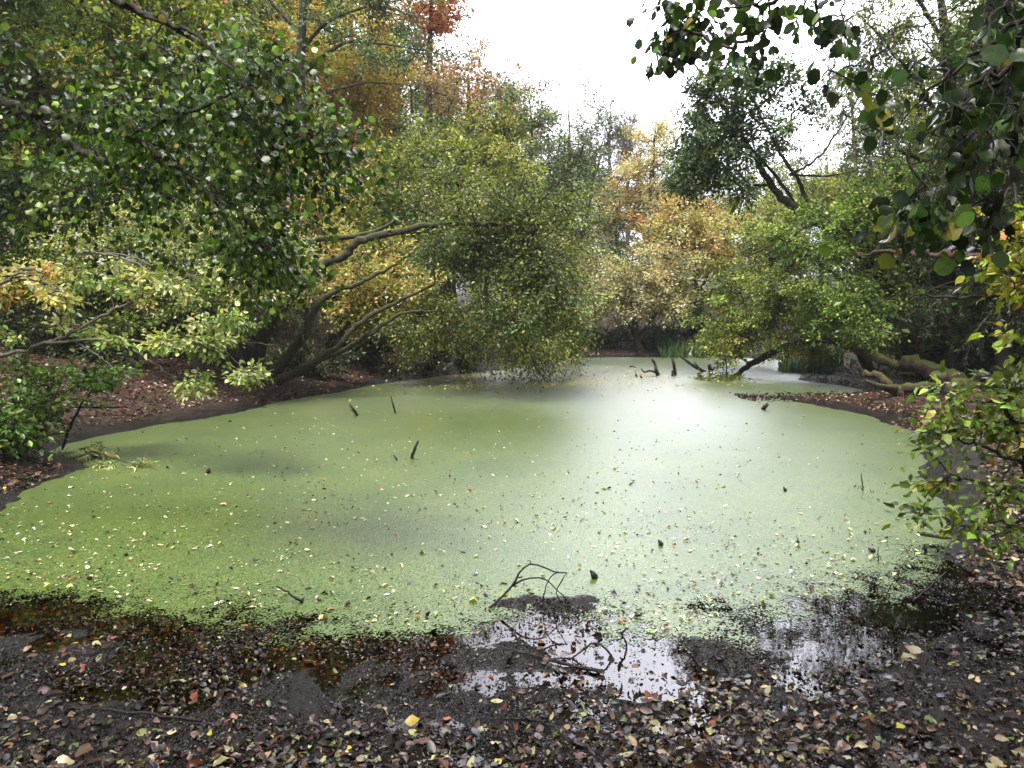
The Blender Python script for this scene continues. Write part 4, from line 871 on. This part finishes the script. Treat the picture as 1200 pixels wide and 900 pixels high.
# lower right leafy bush over the mud
bx, by = 2.75, 3.5
LR = [(4, (.13, .21, .035)), (3, (.20, .28, .05)), (2, (.09, .14, .03)), (1.5, (.42, .38, .06)), (.4, (.45, .25, .05))]
fg('beech_sapling', 'yellow-green leafy sapling leaning over the water at the lower right',
   [[(bx, by, gz(bx, by) - .05, .03), (2.62, 3.5, .45, .024), (2.5, 3.5, .9, .018)] + LB((1180, 480, 3.5, .010), (1140, 470, 3.5, .006), (1100, 462, 3.5, .003)),
    LB((1235, 560, 3.5, .018), (1190, 540, 3.5, .010), (1140, 520, 3.5, .006), (1085, 505, 3.5, .002)),
    LB((1235, 600, 3.5, .016), (1180, 580, 3.5, .010), (1130, 560, 3.45, .006), (1095, 570, 3.4, .004), (1080, 605, 3.4, .002)),
    LB((1240, 620, 3.5, .014), (1190, 610, 3.4, .008), (1140, 618, 3.4, .004), (1110, 640, 3.4, .002)),
    LB((1190, 540, 3.5, .006), (1160, 575, 3.4, .005), (1130, 600, 3.4, .004), (1095, 625, 3.4, .002))],
   [BB(1175, 500, 3.5, 45, 30, .25, 20), BB(1120, 505, 3.5, 34, 26, .2, 9), BB(1105, 550, 3.5, 22, 24, .15, 5), BB(1180, 570, 3.4, 44, 26, .25, 9), BB(1145, 615, 3.4, 30, 14, .2, 6), BB(1200, 620, 3.4, 24, 18, .2, 4), BB(1090, 600, 3.4, 12, 14, .1, 3), BB(1110, 470, 3.5, 20, 10, .1, 4), BB(1190, 460, 3.5, 24, 16, .2, 8)],
   LR, leaf=.048, kind='ovate', twigs=4, twl=.15, lpt=5, seed=405, leafm=LEAF_NEAR, twr=.0016, brad=.0016, spread=.35, flat=.4, droop=.15)
# left beech branches sweeping low over the bank (tree stands outside the view)
bx, by = -6.6, 7.6
fg('sweeping_beech', 'long pale beech branches sweeping low from the left edge over the bank',
   [[(bx, by, gz(bx, by) - .1, .14), (-6.5, 7.6, 1.8, .12), (-6.4, 7.6, 3.4, .08), (-6.2, 7.6, 5, .04)],
    [(-6.5, 7.6, 1.1, .05)] + LB((0, 416, 7.6, .022), (60, 400, 7.5, .018), (110, 376, 7.4, .015), (170, 345, 7.3, .010), (230, 323, 7.2, .005)),
    LB((55, 402, 7.5, .014), (120, 398, 7.4, .012), (200, 403, 7.3, .009), (260, 400, 7.2, .006), (320, 404, 7.1, .003)),
    [(-6.5, 7.6, 2.2, .04)] + LB((45, 315, 7.6, .018), (98, 296, 7.5, .014), (150, 305, 7.4, .009), (190, 325, 7.3, .006), (226, 350, 7.2, .003)),
    LB((98, 296, 7.5, .01), (150, 300, 7.5, .008), (200, 320, 7.4, .005), (260, 322, 7.3, .003)),
    LB((155, 409, 7.3, .008), (190, 433, 7.2, .006), (215, 452, 7.1, .005), (238, 476, 7.0, .003)),
    LB((255, 402, 7.2, .007), (285, 432, 7.1, .005), (310, 456, 7.0, .002)), LB((75, 395, 7.5, .008), (105, 410, 7.4, .006), (135, 432, 7.3, .003)),
    [(-6.5, 7.6, 2.6, .05)] + LB((-20, 330, 7.2, .02), (30, 320, 7.0, .010), (75, 345, 6.9, .003))],
   [BB(210, 398, 7.2, 90, 10, .35, 22), BB(270, 380, 7.2, 40, 16, .3, 9), BB(295, 435, 7.1, 16, 26, .2, 6), BB(215, 447, 7.1, 30, 10, .2, 6), BB(120, 325, 7.4, 90, 18, .5, 12), BB(60, 385, 7.4, 60, 12, .4, 7), BB(210, 335, 7.3, 60, 18, .4, 8)],
   PALE, leaf=.045, kind='oval', twigs=6, twl=.22, lpt=8, seed=406, wood=BARK_PALE, twr=.003, brad=.0028, spread=.35, flat=.2, updir=0, droop=.1)
bx, by = -7.2, 8.0
fg('amber_sapling', 'small sapling with amber and cream leaves at the left edge', [[(bx, by, gz(bx, by) - .05, .04), (-6.4, 7.8, 1.2, .03)] + LB((-40, 335, 7.6, .02), (30, 325, 7.4, .01), (80, 350, 7.3, .003))],
   [BB(25, 330, 7.5, 40, 16, .4, 20), BB(66, 348, 7.4, 14, 8, .2, 4)],
   [(4, (.46, .36, .13)), (3, (.46, .27, .09)), (2, (.35, .33, .12))], leaf=.05, kind='oval', twigs=6, twl=.22, lpt=8, seed=407, twr=.003, brad=.004, spread=.35, flat=.2)
# glossy shrub lower left
for i, (px, py, d, rx, ry, nn, lab) in enumerate([(40, 475, 8.0, 40, 44, 34, 'glossy green shrub at the left edge above the shore'), (2, 500, 7.4, 44, 40, 36, 'denser part-shaded shrub left of the glossy one'), (120, 440, 8.3, 24, 12, 14, 'leafy green shoot rising right of the glossy shrub')]):
    b = base_at(px if i < 2 else 60, d, 0); q = P(px, py, d)
    plant('laurel_shrub', lab, 'shrub', b, [[(b[0], b[1], b[2] - .05, .02), ((b[0] + q[0]) / 2 - .05, d, (b[2] + q[2]) / 2, .014), (*q, .006)]],
          [(q, (rx * d / FPX, .35, ry * d / FPX), nn)], [(4, (.06, .12, .022)), (3, (.10, .17, .03)), (1, (.17, .22, .05))], leaf=.065, kind='oval', twigs=5, twl=.2, lpt=8, seed=420 + i, leafm=LEAF_NEAR,
          twr=.002, brad=.003, spread=.35, flat=.3, minz=b[2] + .01)
b = base_at(40, 8.0, 0)
fg('dead_stem', 'pale dry stem slanting up through the glossy left shrub', [[(*b, .010)] + LB((60, 475, 7.9, .008), (75, 440, 7.8, .006), (88, 414, 7.8, .003))], [BB(88, 416, 7.8, 4, 8, .03, 3)], PALE, leaf=.03, kind='slim', twigs=4, twl=.08, lpt=5, seed=430, wood=BARK_PALE, twr=.0015, cat='stem', brad=.0015, trunk_name='stem', crown_name='foliage')
# fallen spray of long leaves trailing into the water
q0 = G(60, 541, .05)
fg('fallen_spray', 'fallen spray of long narrow leaves trailing from the left bank', [[(*(q0 + [-.5, .1, .15]), .012), (*q0, .008), (*G(110, 532, .10), .006), (*G(160, 545, .05), .004), (*G(185, 550, .02), .002)]],
   [(G(110, 532, .06), (.45, .14, .04), 11), (G(160, 543, .04), (.3, .1, .02), 5)], [(3, (.16, .19, .07)), (2, (.24, .25, .12)), (1, (.10, .12, .04))], leaf=.075, kind='slim', updir=-.1, twigs=5, twl=.2, lpt=8, seed=431,
   cat='branch', twr=.0015, brad=.0015, minz=.015, trunk_name='stem', crown_name='foliage', flat=.15)

# ================================================================== LOGS AND STICKS
def log(name, label, pts, mat, seed, sides=14, stubs=(), cat='log', rough=.20):
    """pts world (x,y,z,r)"""
    rng = np.random.default_rng(seed); b = np.array(pts[0][:3]); root = empty(name, b); tag(root, label, cat)
    l = smooth_line(pts, 34, rng, .012); l[:, 3] *= .84; l[1:-1, 3] *= rng.uniform(.74, 1.2, 32); l[1:-1, :3] += rng.normal(0, .02, (32, 3)); Wd = Wood(); Wd.add(l[None, :, :3], l[None, :, 3], sides, rough, rng); Wd.build('trunk', mat, root, b)
    for e, s in ((0, -1), (-1, 1)):           # sawn or broken ends
        c = l[e, :3]; r = l[e, 3] * .96; t = unit(l[e, :3] - l[e - s if e else 1, :3]) if e == 0 else unit(l[-1, :3] - l[-2, :3])
        a = unit(np.cross(t, [0.1, .2, 1.])); bb = np.cross(t, a); an = np.arange(14) * 2 * math.pi / 14
        V = np.vstack([c + t * .01, c + r * (np.cos(an)[:, None] * a + np.sin(an)[:, None] * bb) * rng.uniform(.9, 1.03, (14, 1))]) - b
        F = np.array([[0, 1 + i, 1 + (i + 1) % 14] for i in range(14)])
        new_mesh('cut_end', V, F.ravel(), 3, None, CUT, False, root)
    for st in stubs:
        s_ = smooth_line(st, 8, rng, .004); Wd = Wood(); Wd.add(s_[None, :, :3], s_[None, :, 3], 8, .1, rng, True); Wd.build('branch_stub', mat, root, b)
    return root
def W4(px, py, z, r): return (*G(px, py, z), r)
def D4(px, py, d, r): return (*P(px, py, d), r)
log('fallen_log', 'thick mossy fallen trunk, the upper one, lying on the right bank', [D4(1160, 452, 13.2, .10), D4(1120, 444, 13.5, .16), D4(1090, 434, 13.9, .19), D4(1062, 424, 14.2, .17), D4(1048, 428, 14.4, .10), D4(1020, 416, 15, .12), D4(985, 402, 15.8, .10), D4(960, 398, 16.2, .06)], LOGM, 501)
log('fallen_log', 'long mossy trunk with a sawn stump end, the lower one on the right bank', [D4(1172, 446, 12.6, .12), D4(1145, 452, 12.5, .16), D4(1110, 456, 12.5, .16), D4(1070, 455, 12.6, .12), D4(1050, 458, 12.7, .10), D4(1030, 440, 12.9, .09), D4(1012, 438, 13.1, .06)], LOGM, 502,
    stubs=[[D4(1098, 456, 12.5, .13), D4(1100, 438, 12.4, .13)], [D4(1145, 448, 12.4, .08), D4(1152, 438, 12.3, .09)], [D4(1050, 455, 12.6, .05), D4(1030, 452, 12.4, .04), D4(1015, 446, 12.3, .03)]])
log('broken_branch', 'snapped reddish branch jutting from the right edge over the bank', [D4(1230, 312, 8, .07), D4(1190, 304, 8.2, .075), D4(1150, 303, 8.4, .07), D4(1100, 296, 8.7, .045), D4(1060, 296, 9, .03), D4(1000, 292, 9.4, .012)], BARK_RED, 503, cat='branch')
log('cut_log', 'short brown log with a pale end on the left bank', [W4(62, 492, .16, .07), W4(85, 489, .17, .075), W4(112, 487, .17, .07)], LOGD, 504)
# sticks standing in the water
def stick(label, pts, seed, forks=(), name='pond_stick', cat='stick', mat=STICK, group=None, sides=7):
    rng = np.random.default_rng(seed); b = np.array(pts[0][:3]); Wd = Wood()
    l = smooth_line(pts, 18, rng, .0025); Wd.add(l[None, :, :3], l[None, :, 3], sides, .12, rng, True)
    for f in forks:
        s_ = smooth_line(f, 12, rng, .002); Wd.add(s_[None, :, :3], s_[None, :, 3], 6, .1, rng, True)
    o = Wd.build(name, mat, None, b); o.location = b; tag(o, label, cat, group); return o
def ups(px, py, *pts):
    """stand a stick with its foot in the water at bearing (px,py); the rest are bearings at the foot's distance (+ an offset)"""
    f = G(px, py, -.05); d = G(px, py, 0)[1]
    return d, [(*f, pts[0][2])] + [(*P(a, b, d + (q[0] if q else 0)), r) for (a, b, r, *q) in pts]
def st(label, foot, pts, seed, forks=(), **kw):
    d, l = ups(*foot, *pts)
    fk = [[(*P(a, b, d + (q[0] if q else 0)), r) for (a, b, r, *q) in f] for f in forks]
    return stick(label, l, seed, fk, **kw)
GS = 'sticks standing out of the duckweed'
st('leaning dark stick, upper left of the pair by the left shore', (420, 489), [(415, 481, .022), (409, 473, .012)], 601, [[(414, 482, .01), (411, 480, .006), (409, 473.5, .004)]], group=GS)
st('thin straight stick right of the leaning one by the left shore', (464, 486), [(461, 476, .015), (458, 464, .008)], 602, group=GS)
st('stout tilted stick in the green left half of the pond', (481, 540), [(485, 529, .018), (490, 516, .012)], 603, group=GS)
st('short thin peg beside the stout tilted stick', (466, 541), [(464, 537, .008), (461, 533, .005)], 604, group=GS)
st('forked stick with a bent side arm in mid pond', (772, 441), [(769, 435, .05), (768, 428, .035), (764, 421, .03)], 605, [[(768, 436, .035), (761, 434.5, .03), (755, 436, .025), (751, 432, .015)]], group=GS)
st('upright black post-like stick right of the forked one', (792, 441), [(790, 430, .04), (788, 420, .03)], 606, [[(788, 441, .03), (788, 434, .025)]], group=GS)
st('long stick slanting to the upper left beside the dipping limb', (829, 437), [(818, 432, .045), (806, 424, .035), (795, 416, .015)], 607, [[(822, 434, .03), (813, 424, .012)]], group=GS)
st('stubby stump stick under the dipping willow', (834, 440), [(832, 433, .05), (831, 427, .035)], 608, [[(833, 436, .03), (838, 430, .02)]], group=GS)
st('tiny dark stump below the long slanting stick', (822, 443), [(820, 440, .05), (819, 438, .04)], 609, group=GS)
st('small curved twig arching left of the forked stick', (737, 431), [(739, 429.5, .018), (742, 429.5, .015), (746, 431, .01)], 610, group=GS)
st('first of two tiny pegs below the curved twig', (747, 442), [(745.5, 440, .02), (744.5, 438, .012)], 611, group=GS)
st('second tiny peg, nearer the forked stick', (753, 444), [(751.5, 442, .02), (750, 440, .012)], 612, group=GS)
st('tilted dark stub on the green patch by the right bank', (893, 481), [(896, 477, .035), (900, 473, .025)], 613, group=GS)
st('black nub sticking up in the left half of the pond', (244, 555), [(244, 553, .022), (245, 549, .012)], 614, group=GS)
st('twiggy upright sprig in the right half of the pond', (1012, 578), [(1011, 568, .006), (1009, 554, .003)], 615, [[(1011, 574, .004), (1007, 570, .003), (1005, 574, .002)], [(1022, 581, .004), (1024, 575, .003)], [(1022, 581, .004), (1020, 573, .002)]], group=GS)
st('thin straight sprig near the right shore', (1029, 662), [(1029, 652, .004), (1029, 641, .002)], 616, [[(1025, 653, .003), (1033, 652, .002)]], group=GS)
st('short pale-topped stump close to the right shore', (1086, 650), [(1085, 645, .011), (1084, 639, .010)], 617, group=GS)
st('dark thorn-shaped chunk right of the arching twigs', (698, 679), [(696, 675, .020), (692, 668, .004)], 618, group=GS)
st('blunt dark chip in the middle right of the pond', (776, 640), [(774, 637, .016), (772, 633, .006)], 619, group=GS)
st('dark flat chip left of the thin right sprig', (1026, 648), [(1022, 645, .014), (1017, 643, .006)], 620, group=GS)
st('small dark chip in the right half of the pond', (922, 576), [(920, 574, .014), (918, 571, .006)], 621, group=GS)
st('straight dark stick lying slantwise near the lower left edge', (360, 709), [(350, 703, .008), (336, 693, .006), (324, 687, .004)], 622, group=GS)
st('small branching twig floating by the upper left shore', (112, 546), [(118, 544, .012), (126, 544, .010), (132, 540, .005)], 623, [[(126, 544, .006), (134, 546, .003)]], group=GS)
st('thin knobbly twig right of the bright puddle top', (735, 760), [(733, 752, .005), (730, 746, .005), (729, 741, .006), (735, 737, .005)], 624, [[(730, 746, .005), (727, 749, .004)]], group=GS)
st('short dark upright stick on the mud left of the arching stem', (595, 783), [(597, 772, .009), (603, 761, .005)], 625, name='mud_stick')
st('short stick standing in the mud at the lower left', (274, 812), [(274, 800, .007), (276, 790, .005)], 626, name='mud_stick')
# the arched twigs over the mud spit
d0 = G(570, 713, 0)[1]
def A(px, py, r, dd=0): return (*P(px, py, d0 + dd), r)
stick('bent twigs arching in a double hoop over the duckweed edge', [(*G(568, 716, -.02), .008), A(585, 703, .0075), A(600, 687, .007), A(608, 672, .006), A(620, 662, .005), A(634, 664, .005), A(650, 670, .0045), A(664, 671, .0045), A(655, 686, .004), A(653, 697, .0035), (*G(660, 711, -.01), .003)], 640,
      [[A(600, 687, .006), A(610, 680, .005), A(628, 677, .0045), A(642, 681, .004), A(655, 694, .0035), A(664, 703, .003), (*G(670, 706, -.01), .002)], [A(664, 671, .0035), A(650, 672, .0035), A(641, 685, .0035), A(637, 700, .0035), (*G(636, 708, -.01), .003)],
       [A(622, 662, .004), A(622, 658, .003), A(618, 657, .002)], [A(607, 677, .004), A(612, 676, .003)]], name='arched_twigs', cat='twigs')
d1 = G(650, 772, 0)[1]
def A2(px, py, r, dd=0): return (*P(px, py, d1 + dd), r)
stick('single bent stem hooping over the mud beside the bright puddle', [(*G(640, 772, .0), .003), A2(672, 770, .004), A2(688, 757, .0045), A2(700, 754, .0045), A2(714, 765, .005), A2(724, 783, .005), (*G(729, 803, .004), .0045), (*G(722, 812, .01), .004), (*G(711, 817, .01), .003)], 641,
      [[A2(688, 757, .004), A2(686, 762, .003), A2(684, 767, .002)]], name='bent_twig', cat='twig')
def lie(label, a, b, r, seed, name='mud_stick', mid=None):
    pts = [(*G(a[0], a[1], 0), r)] + ([(*G(mid[0], mid[1], 0), r)] if mid else [(*G((a[0] + b[0]) / 2, (a[1] + b[1]) / 2, 0), r * .9)]) + [(*G(b[0], b[1], 0), r * .5)]
    pts = [(x, y, max(gz(x, y), 0) + r * .8 + .004, rr) for (x, y, z, rr) in pts]
    return stick(label, pts, seed, name=name)
lie('black stick lying on the mud under the bent stem', (708, 791), (606, 768), .009, 650)
lie('long thin stick lying in the leaves at the lower left', (236, 848), (40, 836), .006, 651)
lie('thin stick lying in the leaves at the bottom right of centre', (812, 866), (880, 840), .005, 652)
lie('dark stick in the litter at the bottom centre', (650, 856), (590, 852), .006, 653)
lie('stick pointing into the water from the lower right mud', (1070, 706), (1108, 672), .005, 654)
lie('dark wet branch half sunk at the right shore', (1075, 627), (1118, 634), .014, 655)
lie('thin stick among leaves at the bottom left corner', (150, 880), (95, 895), .005, 656)
lie('stick lying on the left slope above the shore', (140, 494), (60, 500), .02, 657)

# reeds on the far bank
def reeds(px0, px1, d, n, label, seed):
    rng = np.random.default_rng(seed); px = rng.uniform(px0, px1, n); x = (px - 600) / FPX * d; y = d + rng.normal(0, .3, n)
    z = height(x, y); b = np.array([x.mean(), d, 0]); L_ = rng.uniform(.25, .7, n)
    p = np.stack([x, y, z], -1) - b; ax = unit(np.stack([rng.normal(0, .35, n), rng.normal(0, .3, n), np.ones(n)], -1))
    V, F, nf = leaves(p, ax, unit(rng.normal(size=(n, 3)) * [1, 1, .1]), L_, 'slim', rng, .02)
    root = empty('reed_clump', b); tag(root, label, 'reeds'); V = V
    new_mesh('blades', V, F, 4, np.repeat(pick_cols([(3, (.06, .15, .08)), (2, (.10, .19, .08)), (1, (.2, .22, .08))], n, rng), nf, 0), LEAF, False, root)
reeds(775, 845, 25.6, 420, 'blue-green reeds along the far bank', 700)
reeds(920, 985, 19.6, 260, 'green grass tuft at the foot of the dipping willow', 701)

# ---- thin autumn haze hanging over the pond, well inside the sky
hm = bpy.data.materials.new('haze'); hm.use_nodes = True; hn = hm.node_tree; hn.nodes.clear()
ho = hn.nodes.new('ShaderNodeOutputMaterial'); hv = hn.nodes.new('ShaderNodeVolumePrincipled')
hv.inputs['Color'].default_value = (.93, .95, 1, 1); hv.inputs['Density'].default_value = .0008
hn.links.new(hv.outputs[0], ho.inputs['Volume'])
V = np.array([[x, y, z] for x in (-290, 290) for y in (-90, 450) for z in (-3, 32)], float)
o = new_mesh('haze', V, np.array([[0, 1, 3, 2], [4, 6, 7, 5], [0, 4, 5, 1], [2, 3, 7, 6], [0, 2, 6, 4], [1, 5, 7, 3]]).ravel(), 4, None, hm)
tag(o, 'thin pale haze over the pond and the far trees', 'haze', kind='stuff')
